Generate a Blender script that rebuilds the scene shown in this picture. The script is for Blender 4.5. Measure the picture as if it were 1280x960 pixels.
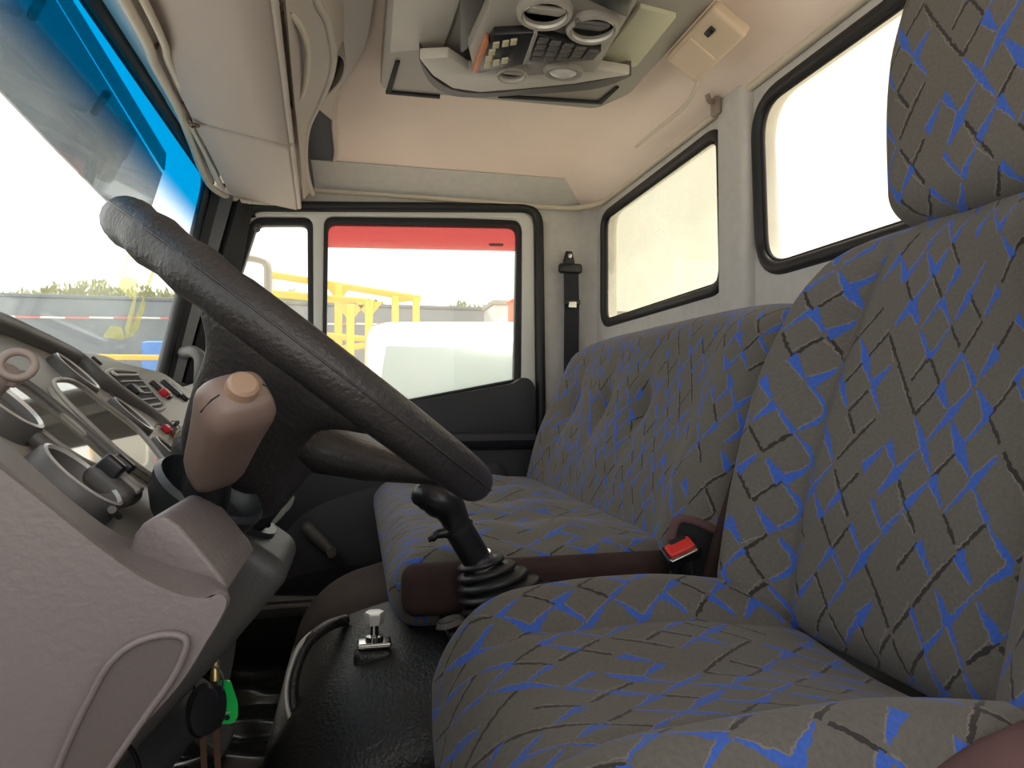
import bpy, bmesh, math, random
import numpy as np
from mathutils import Vector, Matrix

random.seed(7)
for o in list(bpy.data.objects):
    bpy.data.objects.remove(o)
S = bpy.context.scene
COL = S.collection

# ------------------------------------------------------------------ camera
# The camera stands in the open driver's doorway at the world origin.
# +Y = across the cab to the passenger door, +X = to the rear of the truck, +Z = up
YAW, PITCH, F = math.radians(12.92), math.radians(1.08), 850.0
FWD = Vector((math.sin(YAW)*math.cos(PITCH), math.cos(YAW)*math.cos(PITCH), math.sin(PITCH)))
RGT = Vector((math.cos(YAW), -math.sin(YAW), 0))
UPV = RGT.cross(FWD)
cd = bpy.data.cameras.new('camera')
cam = bpy.data.objects.new('camera', cd)
COL.objects.link(cam)
cd.sensor_width = 36
cd.lens = F/1280*36
cd.clip_start = 0.02
cd.clip_end = 300
cam.matrix_world = Matrix(((RGT.x, UPV.x, -FWD.x, 0), (RGT.y, UPV.y, -FWD.y, 0), (RGT.z, UPV.z, -FWD.z, 0), (0, 0, 0, 1)))
S.camera = cam

# ------------------------------------------------------------------ sky
w = bpy.data.worlds.new('sky')
S.world = w
w.use_nodes = True
bg = w.node_tree.nodes['Background']
bg.inputs[0].default_value = (1.0, 0.985, 0.96, 1)
bg.inputs[1].default_value = 1.0
sd = bpy.data.lights.new('sun', 'SUN')
sd.energy = 5.0
sd.angle = math.radians(4)
sd.color = (1, 0.95, 0.88)
sun = bpy.data.objects.new('sun', sd)
COL.objects.link(sun)
sun.rotation_euler = (0, math.radians(11), 0)   # very high sun, from a little behind the cab, kept out by the roof

S.view_settings.view_transform = 'Standard'
S.view_settings.look = 'None'
S.view_settings.exposure = 1.03
S.view_settings.gamma = 1
S.view_settings.use_curve_mapping = False


# ------------------------------------------------------------------ measuring helpers
def ray(px, py):
    return FWD + RGT*((px-640)/F) - UPV*((py-480)/F)


def at(px, py, Y=None, x=None, z=None):
    d = ray(px, py)
    t = Y/d.y if Y is not None else (x/d.x if x is not None else z/d.z)
    return d*t


def onplane(px, py, n, k):
    d = ray(px, py)
    return d*(k/n.dot(d))


# ------------------------------------------------------------------ materials
def rgb(h):
    def f(c):
        c /= 255
        return c/12.92 if c <= 0.04045 else ((c+0.055)/1.055)**2.4
    return (f(h[0]), f(h[1]), f(h[2]), 1)


class NT:
    def __init__(self, name):
        self.m = bpy.data.materials.new(name)
        self.m.use_nodes = True
        self.t = self.m.node_tree
        self.b = self.t.nodes['Principled BSDF']
        self.out = self.t.nodes['Material Output']

    def n(self, typ, **kw):
        nd = self.t.nodes.new(typ)
        for k, v in kw.items():
            setattr(nd, k, v)
        return nd

    def link(self, a, b):
        self.t.links.new(a, b)

    def put(self, sock, v):
        if hasattr(v, 'is_output') or isinstance(v, bpy.types.NodeSocket):
            self.link(v, sock)
        else:
            sock.default_value = v

    def math(self, op, a, b=None, c=None, clamp=False):
        nd = self.n('ShaderNodeMath', operation=op)
        nd.use_clamp = clamp
        self.put(nd.inputs[0], a)
        if b is not None:
            self.put(nd.inputs[1], b)
        if c is not None:
            self.put(nd.inputs[2], c)
        return nd.outputs[0]

    def mix(self, fac, a, b):
        nd = self.n('ShaderNodeMix', data_type='RGBA')
        self.put(nd.inputs[0], fac)
        self.put(nd.inputs[6], a)
        self.put(nd.inputs[7], b)
        return nd.outputs[2]

    def noise(self, scale, detail=3, rough=0.55, coord='Object', vec=None):
        nd = self.n('ShaderNodeTexNoise')
        nd.inputs['Scale'].default_value = scale
        nd.inputs['Detail'].default_value = detail
        nd.inputs['Roughness'].default_value = rough
        if vec is None:
            tc = self.n('ShaderNodeTexCoord')
            vec = tc.outputs[coord]
        self.link(vec, nd.inputs['Vector'])
        return nd.outputs['Fac']

    def bump(self, h, strength=0.2, dist=0.002):
        nd = self.n('ShaderNodeBump')
        nd.inputs['Strength'].default_value = strength
        nd.inputs['Distance'].default_value = dist
        self.put(nd.inputs['Height'], h)
        self.link(nd.outputs[0], self.b.inputs['Normal'])
        return nd


def plain(name, col, rough=0.6, metal=0.0, var=0.12, vscale=14.0, bump=0.0, bscale=300.0, bdist=0.001, spec=0.5, vor=False):
    """base colour with soft blotches and an optional fine grain"""
    k = NT(name)
    c = rgb(col)
    dk = tuple(x*(1-var) for x in c[:3])+(1,)
    lt = tuple(min(1, x*(1+var)) for x in c[:3])+(1,)
    k.link(k.mix(k.noise(vscale, 4), dk, lt), k.b.inputs['Base Color'])
    k.b.inputs['Roughness'].default_value = rough
    k.b.inputs['Metallic'].default_value = metal
    k.b.inputs['Specular IOR Level'].default_value = spec
    if bump:
        if vor:
            tc = k.n('ShaderNodeTexCoord')
            v = k.n('ShaderNodeTexVoronoi')
            v.inputs['Scale'].default_value = bscale
            k.link(tc.outputs['Object'], v.inputs['Vector'])
            k.bump(v.outputs['Distance'], bump, bdist)
        else:
            k.bump(k.noise(bscale, 2), bump, bdist)
    return k.m


def glass(name, tint=(1, 1, 1), film=0.0, filmcol=(0.8, 0.8, 0.78), gloss=0.06, dirt=0.0, dirtcol=(0.7, 0.6, 0.42), dz=None):
    """thin pane: clear, with an even dust film and optional blotchy dirt"""
    k = NT(name)
    t = k.n('ShaderNodeBsdfTransparent')
    t.inputs[0].default_value = (*tint, 1)
    tr = k.n('ShaderNodeBsdfTranslucent')
    tr.inputs[0].default_value = (*filmcol, 1)
    g = k.n('ShaderNodeBsdfGlossy')
    g.inputs['Roughness'].default_value = 0.02
    fr = k.n('ShaderNodeLayerWeight')
    fr.inputs[0].default_value = 0.5
    fres = k.math('MULTIPLY_ADD', k.math('POWER', fr.outputs['Facing'], 4.0), 0.35, 0.02)
    fac = film
    if dirt:
        nz = k.noise(9, 6, 0.65)
        fac = k.math('MULTIPLY_ADD', k.math('SUBTRACT', nz, 0.35, clamp=True), dirt, film, clamp=True)
        c2 = k.mix(k.noise(4, 3), (*filmcol, 1), (*dirtcol, 1))
        k.link(c2, tr.inputs[0])
    m1 = k.n('ShaderNodeMixShader')
    k.put(m1.inputs[0], fac)
    k.link(t.outputs[0], m1.inputs[1])
    k.link(tr.outputs[0], m1.inputs[2])
    m2 = k.n('ShaderNodeMixShader')
    k.put(m2.inputs[0], k.math('MULTIPLY', fres, gloss/0.06, clamp=True))
    k.link(m1.outputs[0], m2.inputs[1])
    k.link(g.outputs[0], m2.inputs[2])
    k.link(m2.outputs[0], k.out.inputs[0])
    return k.m


def fabric(name):
    """woven seat cloth: charcoal ground, lattice of tapering blue / grey / black strokes (UV in metres)"""
    k = NT(name)
    uv = k.n('ShaderNodeUVMap')
    uv.uv_map = 'UVMap'
    nz = k.n('ShaderNodeTexNoise')
    nz.inputs['Scale'].default_value = 160
    nz.inputs['Detail'].default_value = 2
    k.link(uv.outputs[0], nz.inputs['Vector'])
    sx = k.n('ShaderNodeSeparateXYZ')
    k.link(uv.outputs[0], sx.inputs[0])
    sn = k.n('ShaderNodeSeparateXYZ')
    k.link(nz.outputs['Color'], sn.inputs[0])
    U = k.math('ADD', sx.outputs[0], k.math('MULTIPLY', k.math('SUBTRACT', sn.outputs[0], 0.5), 0.006))
    V = k.math('ADD', sx.outputs[1], k.math('MULTIPLY', k.math('SUBTRACT', sn.outputs[1], 0.5), 0.006))
    us = k.math('DIVIDE', U, 0.047)
    vs = k.math('DIVIDE', V, 0.065)
    A = k.math('ADD', us, vs)
    B = k.math('SUBTRACT', us, vs)
    blue = dark = light = None
    for fam, (p, q) in enumerate(((A, B), (B, A))):
        ip = k.math('FLOOR', k.math('ADD', p, 0.5))
        dp = k.math('SUBTRACT', p, ip)
        jq = k.math('FLOOR', q)
        fq = k.math('SUBTRACT', q, jq)
        cx = k.n('ShaderNodeCombineXYZ')
        k.link(k.math('ADD', ip, 31.0*fam), cx.inputs[0])
        k.link(jq, cx.inputs[1])
        wn = k.n('ShaderNodeTexWhiteNoise', noise_dimensions='2D')
        k.link(cx.outputs[0], wn.inputs['Vector'])
        hs = k.n('ShaderNodeSeparateXYZ')
        k.link(wn.outputs['Color'], hs.inputs[0])
        h1, h2, h3 = hs.outputs[0], hs.outputs[1], hs.outputs[2]
        flip = k.math('GREATER_THAN', h2, 0.5)
        # t = fq or 1-fq
        t = k.math('ABSOLUTE', k.math('SUBTRACT', flip, fq))
        wid = k.math('MULTIPLY_ADD', k.math('POWER', t, 1.6), k.math('MULTIPLY_ADD', h3, 0.13, 0.05), 0.030)
        ad = k.math('ABSOLUTE', dp)
        on = k.math('LESS_THAN', ad, wid)
        # stroke covers only part of its lattice edge
        cov = k.math('GREATER_THAN', t, k.math('MULTIPLY', h3, 0.25))
        on = k.math('MULTIPLY', on, cov)
        isb = k.math('LESS_THAN', h1, 0.50)
        isd = k.math('MULTIPLY', k.math('GREATER_THAN', h1, 0.50), k.math('LESS_THAN', h1, 0.78))
        bl = k.math('MULTIPLY', on, isb)
        thin = k.math('MULTIPLY', k.math('LESS_THAN', ad, 0.05), cov)
        dk = k.math('MULTIPLY', thin, isd)
        edge = k.math('MULTIPLY', k.math('LESS_THAN', k.math('ABSOLUTE', k.math('SUBTRACT', dp, k.math('ADD', wid, 0.012))), 0.020), cov)
        lg = k.math('MULTIPLY', edge, k.math('LESS_THAN', h1, 0.70))
        blue = bl if blue is None else k.math('MAXIMUM', blue, bl)
        dark = dk if dark is None else k.math('MAXIMUM', dark, dk)
        light = lg if light is None else k.math('MAXIMUM', light, lg)
    wv = k.noise(900, 2, 0.6, vec=uv.outputs[0])
    sp = k.noise(240, 3, 0.7, vec=uv.outputs[0])
    bl_ = k.noise(7, 3, 0.5, vec=uv.outputs[0])
    c = k.mix(sp, rgb((84, 82, 78)), rgb((122, 119, 113)))
    c = k.mix(k.math('MULTIPLY', bl_, 0.35), c, rgb((98, 88, 80)))
    c = k.mix(k.math('MULTIPLY', light, 0.75), c, rgb((132, 126, 118)))
    c = k.mix(k.math('MULTIPLY', dark, 0.85), c, rgb((44, 41, 40)))
    c = k.mix(k.math('MULTIPLY', blue, 0.92), c, k.mix(sp, rgb((44, 80, 172)), rgb((72, 114, 208))))
    lint = k.math('GREATER_THAN', k.noise(420, 1, 0.5, vec=uv.outputs[0]), 0.80)
    c = k.mix(k.math('MULTIPLY', lint, 0.6), c, rgb((190, 185, 175)))
    k.link(c, k.b.inputs['Base Color'])
    k.b.inputs['Roughness'].default_value = 0.92
    k.b.inputs['Specular IOR Level'].default_value = 0.2
    k.b.inputs['Sheen Weight'].default_value = 0.12
    hgt = k.math('ADD', k.math('MULTIPLY', wv, 0.5), k.math('MULTIPLY', k.math('SUBTRACT', k.math('ADD', blue, light), k.math('MULTIPLY', dark, 1.5)), 0.5))
    k.bump(hgt, 0.35, 0.0015)
    return k.m


M = {}
M['fabric'] = fabric('seat_fabric')
M['brown'] = plain('dark_brown_velour', (62, 48, 46), 0.9, var=0.2, vscale=30, bump=0.3, bscale=500, spec=0.2)
M['maroon'] = plain('maroon_velour', (102, 78, 78), 0.9, var=0.2, vscale=30, bump=0.3, bscale=500, spec=0.2)
M['headliner'] = plain('tan_headliner', (235, 219, 209), 0.85, var=0.07, vscale=6, bump=0.25, bscale=260, spec=0.2)
M['greyfelt'] = plain('grey_felt', (196, 194, 190), 0.92, var=0.12, vscale=40, bump=0.4, bscale=400, spec=0.2)
M['visor'] = plain('mauve_grey_visor', (172, 160, 152), 0.6, var=0.05, vscale=5, bump=0.1, bscale=350)
M['shelf'] = plain('shelf_plastic', (190, 182, 172), 0.5, var=0.06, vscale=8)
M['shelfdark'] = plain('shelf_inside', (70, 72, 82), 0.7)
M['console'] = plain('console_grey', (148, 144, 137), 0.45, var=0.06, vscale=12, bump=0.1, bscale=600)
M['consolelight'] = plain('console_light_grey', (194, 190, 182), 0.45, var=0.05, vscale=12, bump=0.1, bscale=600)
M['panelgreen'] = plain('pale_olive_panel', (200, 200, 174), 0.5, var=0.05)
M['dash'] = plain('dash_grey', (158, 153, 144), 0.42, var=0.06, vscale=10, bump=0.15, bscale=700)
M['dashdark'] = plain('dash_dark_rim', (92, 90, 88), 0.45, var=0.08, vscale=10, bump=0.15, bscale=500)
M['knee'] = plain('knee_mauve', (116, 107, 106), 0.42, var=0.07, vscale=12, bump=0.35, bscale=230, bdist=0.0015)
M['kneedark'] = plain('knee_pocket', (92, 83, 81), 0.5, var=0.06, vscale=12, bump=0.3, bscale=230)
M['black'] = plain('black_plastic', (30, 31, 34), 0.32, var=0.15)
M['blackmatt'] = plain('black_matt', (22, 23, 26), 0.7, var=0.15)
M['charcoal'] = plain('charcoal_shroud', (84, 82, 80), 0.5, var=0.08, bump=0.3, bscale=600)
M['doorpanel'] = plain('black_door_panel', (44, 46, 52), 0.6, var=0.12, vscale=6, bump=0.15, bscale=400)
M['doorcard'] = plain('charcoal_door_card', (62, 62, 66), 0.8, var=0.15, vscale=10, bump=0.2, bscale=300)
M['wheel'] = plain('wheel_leather', (46, 44, 44), 0.42, var=0.15, vscale=18, bump=0.7, bscale=240, bdist=0.0016)
M['leather'] = plain('black_leather', (44, 43, 43), 0.36, var=0.12, bump=0.8, bscale=210, bdist=0.002)
M['cloth'] = plain('brown_black_cloth', (74, 64, 60), 0.92, var=0.2, vscale=12, bump=0.3, bscale=350, spec=0.2)
M['rubber'] = plain('black_rubber', (40, 42, 44), 0.38, var=0.1)
M['seal'] = plain('window_rubber', (26, 27, 30), 0.5, var=0.1)
M['white'] = plain('cab_white_paint', (212, 212, 206), 0.35, var=0.04)
M['bright'] = plain('bright_ring', (216, 214, 208), 0.3, metal=0.3, var=0.04)
M['chrome'] = plain('chrome', (200, 200, 198), 0.18, metal=1.0, var=0.05)
M['trim'] = plain('trim_beige', (206, 196, 178), 0.45, var=0.06)
M['screw'] = plain('screw_head', (120, 100, 86), 0.5, metal=0.4)
M['stalk'] = plain('stalk_beige', (118, 99, 90), 0.42, var=0.1, vscale=30, bump=0.08, bscale=500)
M['button'] = plain('stalk_button', (150, 124, 104), 0.4, var=0.05)
M['red'] = plain('red_plastic', (214, 52, 46), 0.4, var=0.06)
M['redlens'] = plain('red_switch', (200, 30, 50), 0.3, var=0.06)
M['gold'] = plain('brass', (190, 170, 110), 0.3, metal=0.8)
M['green'] = plain('green_tag', (20, 205, 90), 0.35, var=0.06)
M['vinyl'] = None
M['lens'] = plain('lamp_lens', (200, 200, 196), 0.15, var=0.1, vscale=60)
M['key_ivory'] = plain('radio_keys', (190, 182, 150), 0.45)
M['strap'] = plain('brown_strap', (84, 58, 44), 0.6)
M['copper'] = plain('copper_edge', (190, 120, 84), 0.4)
M['beigebox'] = plain('yellowed_box', (210, 190, 164), 0.45, var=0.06)
M['webbing'] = plain('belt_webbing', (34, 36, 44), 0.75, var=0.1, bump=0.3, bscale=700)
M['dial'] = plain('dial_face', (126, 122, 112), 0.5, var=0.06)
M['glassdark'] = plain('instrument_glass', (176, 172, 160), 0.03, metal=0.55, var=0.04, spec=1.0)
M['lever'] = plain('pale_lever', (190, 190, 180), 0.4)
M['ringhook'] = plain('ring_hook_mauve', (142, 128, 120), 0.45)
M['yellow'] = plain('yellow_paint', (206, 166, 10), 0.45, var=0.08)
M['wallgrey'] = plain('site_wall', (92, 98, 104), 0.85, var=0.18, vscale=0.6, bump=0.2, bscale=4, bdist=0.05)
M['ground'] = plain('yard_concrete', (188, 180, 168), 0.9, var=0.15, vscale=0.5, bump=0.2, bscale=8, bdist=0.02)
M['leaf'] = plain('reed_leaf', (150, 150, 84), 0.8, var=0.3, vscale=2)
M['leaf2'] = plain('bush_leaf', (120, 140, 84), 0.8, var=0.3, vscale=2)
M['orange'] = plain('orange_paint', (230, 100, 40), 0.5)
M['blue'] = plain('blue_plastic', (60, 120, 200), 0.4)
M['truckwhite'] = plain('white_truck_paint', (196, 198, 198), 0.3, var=0.03)
M['truckglass'] = plain('truck_glass', (112, 124, 122), 0.25, var=0.15, vscale=2, spec=0.3)
M['tyre'] = plain('tyre', (34, 34, 34), 0.85)
M['tape_red'] = plain('tape_red', (190, 104, 100), 0.6)
M['tape_white'] = plain('tape_white', (205, 205, 202), 0.6)
M['windshield'] = glass('windshield_glass', (0.97, 0.99, 0.98), film=0.05, filmcol=(0.66, 0.74, 0.78), dirt=0.11, dirtcol=(0.8, 0.82, 0.8))
M['sideglass'] = glass('side_glass', (0.98, 0.99, 0.97), film=0.10, filmcol=(0.8, 0.8, 0.74), dirt=0.15)
M['rearglass'] = glass('dirty_rear_glass', (0.68, 0.68, 0.60), film=0.12, filmcol=(0.95, 0.94, 0.86), dirt=0.5, dirtcol=(0.80, 0.70, 0.52))
M['rearglass2'] = glass('rear_glass', (0.84, 0.83, 0.77), film=0.12, filmcol=(0.95, 0.93, 0.85), dirt=0.1)
M['smoke'] = glass('smoked_acrylic', (0.19, 0.22, 0.24), film=0.03, filmcol=(0.3, 0.32, 0.33), gloss=0.10, dirt=0.25, dirtcol=(0.4, 0.4, 0.36))
M['smokeclear'] = glass('smoked_acrylic_thin', (0.45, 0.5, 0.5), film=0.10, filmcol=(0.5, 0.55, 0.55), gloss=0.08)
M['painted_reflection'] = glass('yellow_reflection', (0.88, 0.87, 0.66), film=0.22, filmcol=(0.78, 0.76, 0.5))  # pale yellow colour of the reflection painted onto the windscreen
M['deflector'] = glass('red_acrylic', (0.66, 0.26, 0.26), film=0.15, filmcol=(0.8, 0.3, 0.28), gloss=0.06)


def mat_vinyl():
    k = NT('glossy_black_vinyl')
    k.b.inputs['Base Color'].default_value = rgb((44, 48, 50))
    k.b.inputs['Roughness'].default_value = 0.2
    k.b.inputs['Specular IOR Level'].default_value = 0.8
    k.bump(k.noise(40, 3), 0.15, 0.004)
    return k.m


def mat_tint():
    """blue sun band: dyed film, strong at the top edge, fading out downwards (dye follows UV v)"""
    k = NT('blue_sun_band')
    uv = k.n('ShaderNodeUVMap')
    uv.uv_map = 'UVMap'
    sx = k.n('ShaderNodeSeparateXYZ')
    k.link(uv.outputs[0], sx.inputs[0])
    mr = k.n('ShaderNodeMapRange', interpolation_type='SMOOTHSTEP')
    k.link(sx.outputs[1], mr.inputs[0])
    mr.inputs[1].default_value = 0.12
    mr.inputs[2].default_value = 0.60
    f = mr.outputs[0]
    c = k.mix(f, (1, 1, 1, 1), (0.0, 0.26, 0.58, 1))
    t = k.n('ShaderNodeBsdfTransparent')
    k.link(c, t.inputs[0])
    k.link(t.outputs[0], k.out.inputs[0])
    return k.m


M['vinyl'] = mat_vinyl()
M['tint'] = mat_tint()

# ------------------------------------------------------------------ object helpers
ORG = {}


def tag(o, label=None, cat=None, group=None, kind=None):
    if label:
        o['label'] = label
    if cat:
        o['category'] = cat
    if group:
        o['group'] = group
    if kind:
        o['kind'] = kind
    return o


def thing(name, label, cat, loc, group=None, kind=None):
    o = bpy.data.objects.new(name, None)
    o.empty_display_size = 0.05
    COL.objects.link(o)
    o.location = loc
    ORG[o.name] = Vector(loc)
    return tag(o, label, cat, group, kind)


def mk(name, verts, faces, mat, parent=None, smooth=True, uvs=None, recalc=True, bevel=0.0, bseg=2, angle=40):
    bm = bmesh.new()
    vs = [bm.verts.new(Vector(v)) for v in verts]
    uvl = bm.loops.layers.uv.new('UVMap') if uvs is not None else None
    for f in faces:
        try:
            fc = bm.faces.new([vs[i] for i in f])
        except ValueError:
            continue
        if uvl:
            for lp, i in zip(fc.loops, f):
                lp[uvl].uv = uvs[i]
    if recalc:
        bmesh.ops.recalc_face_normals(bm, faces=bm.faces)
    if bevel:
        es = [e for e in bm.edges if len(e.link_faces) == 2 and e.calc_face_angle(0) > math.radians(30)]
        bmesh.ops.bevel(bm, geom=es, offset=bevel, segments=bseg, profile=0.5, affect='EDGES', clamp_overlap=True)
    return fin(name, bm, mat, parent, smooth, angle)


def fin(name, bm, mat, parent=None, smooth=True, angle=40):
    me = bpy.data.meshes.new(name)
    if parent is not None:
        org = ORG[parent.name]
    else:
        co = [v.co for v in bm.verts]
        org = Vector((sum(c.x for c in co)/len(co), sum(c.y for c in co)/len(co), min(c.z for c in co)))
    bmesh.ops.translate(bm, verts=bm.verts, vec=-org)
    if smooth:
        for f in bm.faces:
            f.smooth = True
        for e in bm.edges:
            if len(e.link_faces) == 2 and e.calc_face_angle(0) > math.radians(angle):
                e.smooth = False
    bm.to_mesh(me)
    bm.free()
    me.materials.append(M[mat] if isinstance(mat, str) else mat)
    o = bpy.data.objects.new(name, me)
    COL.objects.link(o)
    if parent is not None:
        o.parent = parent
        ORG[o.name] = org
    else:
        o.location = org
        ORG[o.name] = org
    return o


def inst(name, src, parent, mat4):
    """another object sharing the mesh of src, placed by a world matrix whose mesh is modelled about the origin"""
    o = bpy.data.objects.new(name, src)
    COL.objects.link(o)
    o.parent = parent
    o.matrix_local = Matrix.Translation(-ORG[parent.name]) @ mat4
    ORG[o.name] = ORG[parent.name]
    return o


def frame(org, zaxis, xhint=(1, 0, 0)):
    z = Vector(zaxis).normalized()
    x = Vector(xhint)
    x = (x - z*x.dot(z)).normalized()
    y = z.cross(x)
    return Matrix(((x.x, y.x, z.x, org[0]), (x.y, y.y, z.y, org[1]), (x.z, y.z, z.z, org[2]), (0, 0, 0, 1)))


def spl(pts, n=8, closed=False):
    """Catmull-Rom through pts"""
    P = [Vector(p) for p in pts]
    out = []
    m = len(P)
    rng = range(m if closed else m-1)
    for i in rng:
        if closed:
            a, b, c, d = P[(i-1) % m], P[i], P[(i+1) % m], P[(i+2) % m]
        else:
            a, b, c, d = P[max(i-1, 0)], P[i], P[i+1], P[min(i+2, m-1)]
        for k in range(n):
            t = k/n
            out.append(0.5*((2*b)+(c-a)*t+(2*a-5*b+4*c-d)*t*t+(3*b-a-3*c+d)*t**3))
    if not closed:
        out.append(P[-1])
    return out


def rpoly(pts, r, seg=5):
    """round the corners of a 2-D polygon"""
    out = []
    m = len(pts)
    for i in range(m):
        p0, p, p1 = Vector(pts[i-1]).to_2d(), Vector(pts[i]).to_2d(), Vector(pts[(i+1) % m]).to_2d()
        ri = r[i] if isinstance(r, (list, tuple)) else r
        a, b = p0-p, p1-p
        d = min(ri, a.length*0.48, b.length*0.48)
        s, e = p+a.normalized()*d, p+b.normalized()*d
        for k in range(seg+1):
            t = k/seg
            out.append(s*(1-t)**2+p*2*t*(1-t)+e*t*t)
    return out


def tube(name, pts, rad, mat, parent=None, seg=10, closed=False, flat=1.0, caps=True, up=(0, 0, 1)):
    P = [Vector(p) for p in pts]
    m = len(P)
    rads = rad if isinstance(rad, (list, tuple)) else [rad]*m
    T = []
    for i in range(m):
        if closed:
            T.append((P[(i+1) % m]-P[i-1]).normalized())
        else:
            T.append((P[min(i+1, m-1)]-P[max(i-1, 0)]).normalized())
    nrm = Vector(up)
    nrm = nrm-T[0]*nrm.dot(T[0])
    if nrm.length < 1e-4:
        nrm = T[0].orthogonal()
    nrm.normalize()
    V, Fc = [], []
    for i in range(m):
        nrm = (nrm-T[i]*nrm.dot(T[i])).normalized()
        bn = T[i].cross(nrm)
        for k in range(seg):
            a = 2*math.pi*k/seg
            V.append(P[i]+nrm*math.cos(a)*rads[i]*flat+bn*math.sin(a)*rads[i])
    for i in range(m if closed else m-1):
        j = (i+1) % m
        for k in range(seg):
            l = (k+1) % seg
            Fc.append((i*seg+k, i*seg+l, j*seg+l, j*seg+k))
    if not closed and caps:
        Fc.append(tuple(range(seg)))
        Fc.append(tuple(range((m-1)*seg, m*seg)))
    return mk(name, V, Fc, mat, parent, angle=50)


def loft(name, rings, mat, parent=None, caps=True, closed=True, thick=0.0, smooth=True, angle=45, bevel=0.0):
    n = len(rings[0])
    V = [v for r in rings for v in r]
    Fc = []
    for i in range(len(rings)-1):
        for k in range(n if closed else n-1):
            l = (k+1) % n
            Fc.append((i*n+k, i*n+l, (i+1)*n+l, (i+1)*n+k))
    if caps and closed:
        Fc.append(tuple(range(n)))
        Fc.append(tuple(range((len(rings)-1)*n, len(rings)*n)))
    if thick:
        bm = bmesh.new()
        vs = [bm.verts.new(Vector(v)) for v in V]
        for f in Fc:
            bm.faces.new([vs[i] for i in f])
        bmesh.ops.recalc_face_normals(bm, faces=bm.faces)
        bmesh.ops.solidify(bm, geom=bm.faces, thickness=thick)
        bmesh.ops.recalc_face_normals(bm, faces=bm.faces)
        return fin(name, bm, mat, parent, smooth, angle)
    return mk(name, V, Fc, mat, parent, smooth=smooth, angle=angle, bevel=bevel)


def lathe(name, prof, mat, mat4, parent=None, seg=28, sx=1.0, sy=1.0, closed=False):
    """profile [(radius, height)] spun about the z axis of mat4"""
    V, Fc = [], []
    m = len(prof)
    for k in range(seg):
        a = 2*math.pi*k/seg
        for r, h in prof:
            V.append(mat4 @ Vector((r*math.cos(a)*sx, r*math.sin(a)*sy, h)))
    for k in range(seg):
        l = (k+1) % seg
        for i in range(m if closed else m-1):
            j = (i+1) % m
            Fc.append((k*m+i, l*m+i, l*m+j, k*m+j))
    if not closed:
        if prof[0][0] > 1e-6:
            Fc.append(tuple(k*m for k in range(seg)))
        if prof[-1][0] > 1e-6:
            Fc.append(tuple(k*m+m-1 for k in range(seg)))
    bm = bmesh.new()
    vs = [bm.verts.new(v) for v in V]
    for f in Fc:
        try:
            bm.faces.new([vs[i] for i in f])
        except ValueError:
            pass
    bmesh.ops.remove_doubles(bm, verts=bm.verts, dist=1e-6)
    bmesh.ops.recalc_face_normals(bm, faces=bm.faces)
    return fin(name, bm, mat, parent, True, 35)


def prism(name, poly, to3, depth, mat, parent=None, bevel=0.0, bseg=2, smooth=True):
    """2-D polygon pushed out: to3(a, b, t) gives the point at t in 0..depth"""
    n = len(poly)
    V = [to3(p[0], p[1], 0) for p in poly]+[to3(p[0], p[1], depth) for p in poly]
    Fc = [tuple(range(n)), tuple(range(n, 2*n))]+[(k, (k+1) % n, n+(k+1) % n, n+k) for k in range(n)]
    return mk(name, V, Fc, mat, parent, bevel=bevel, bseg=bseg, smooth=smooth)


def plate(name, outer, holes, to3, depth, mat, parent=None, bev=0.0):
    """flat sheet with holes, filled by a 2-D curve, then mapped to 3-D"""
    cu = bpy.data.curves.new('tmp', 'CURVE')
    cu.dimensions = '2D'
    cu.fill_mode = 'BOTH'
    cu.extrude = depth/2-bev
    cu.bevel_depth = bev
    cu.bevel_resolution = 2
    cu.offset = -bev
    for lp in [outer]+holes:
        s = cu.splines.new('POLY')
        s.points.add(len(lp)-1)
        for p, q in zip(s.points, lp):
            p.co = (q[0], q[1], 0, 1)
        s.use_cyclic_u = True
    ob = bpy.data.objects.new('tmp', cu)
    COL.objects.link(ob)
    dg = bpy.context.evaluated_depsgraph_get()
    me = bpy.data.meshes.new_from_object(ob.evaluated_get(dg))
    bm = bmesh.new()
    bm.from_mesh(me)
    bpy.data.objects.remove(ob)
    bpy.data.meshes.remove(me)
    bmesh.ops.remove_doubles(bm, verts=bm.verts, dist=1e-5)
    for v in bm.verts:
        v.co = to3(v.co.x, v.co.y, v.co.z+depth/2)
    bmesh.ops.recalc_face_normals(bm, faces=bm.faces)
    return fin(name, bm, mat, parent, True, 35)


def _samp(h, r, m, K):
    inner = list(np.linspace(-(h-r), h-r, m))
    e = [h-r+r*math.tan(math.radians(45*k/K)) for k in range(1, K+1)]
    return [-v for v in reversed(e)]+inner+e


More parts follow.
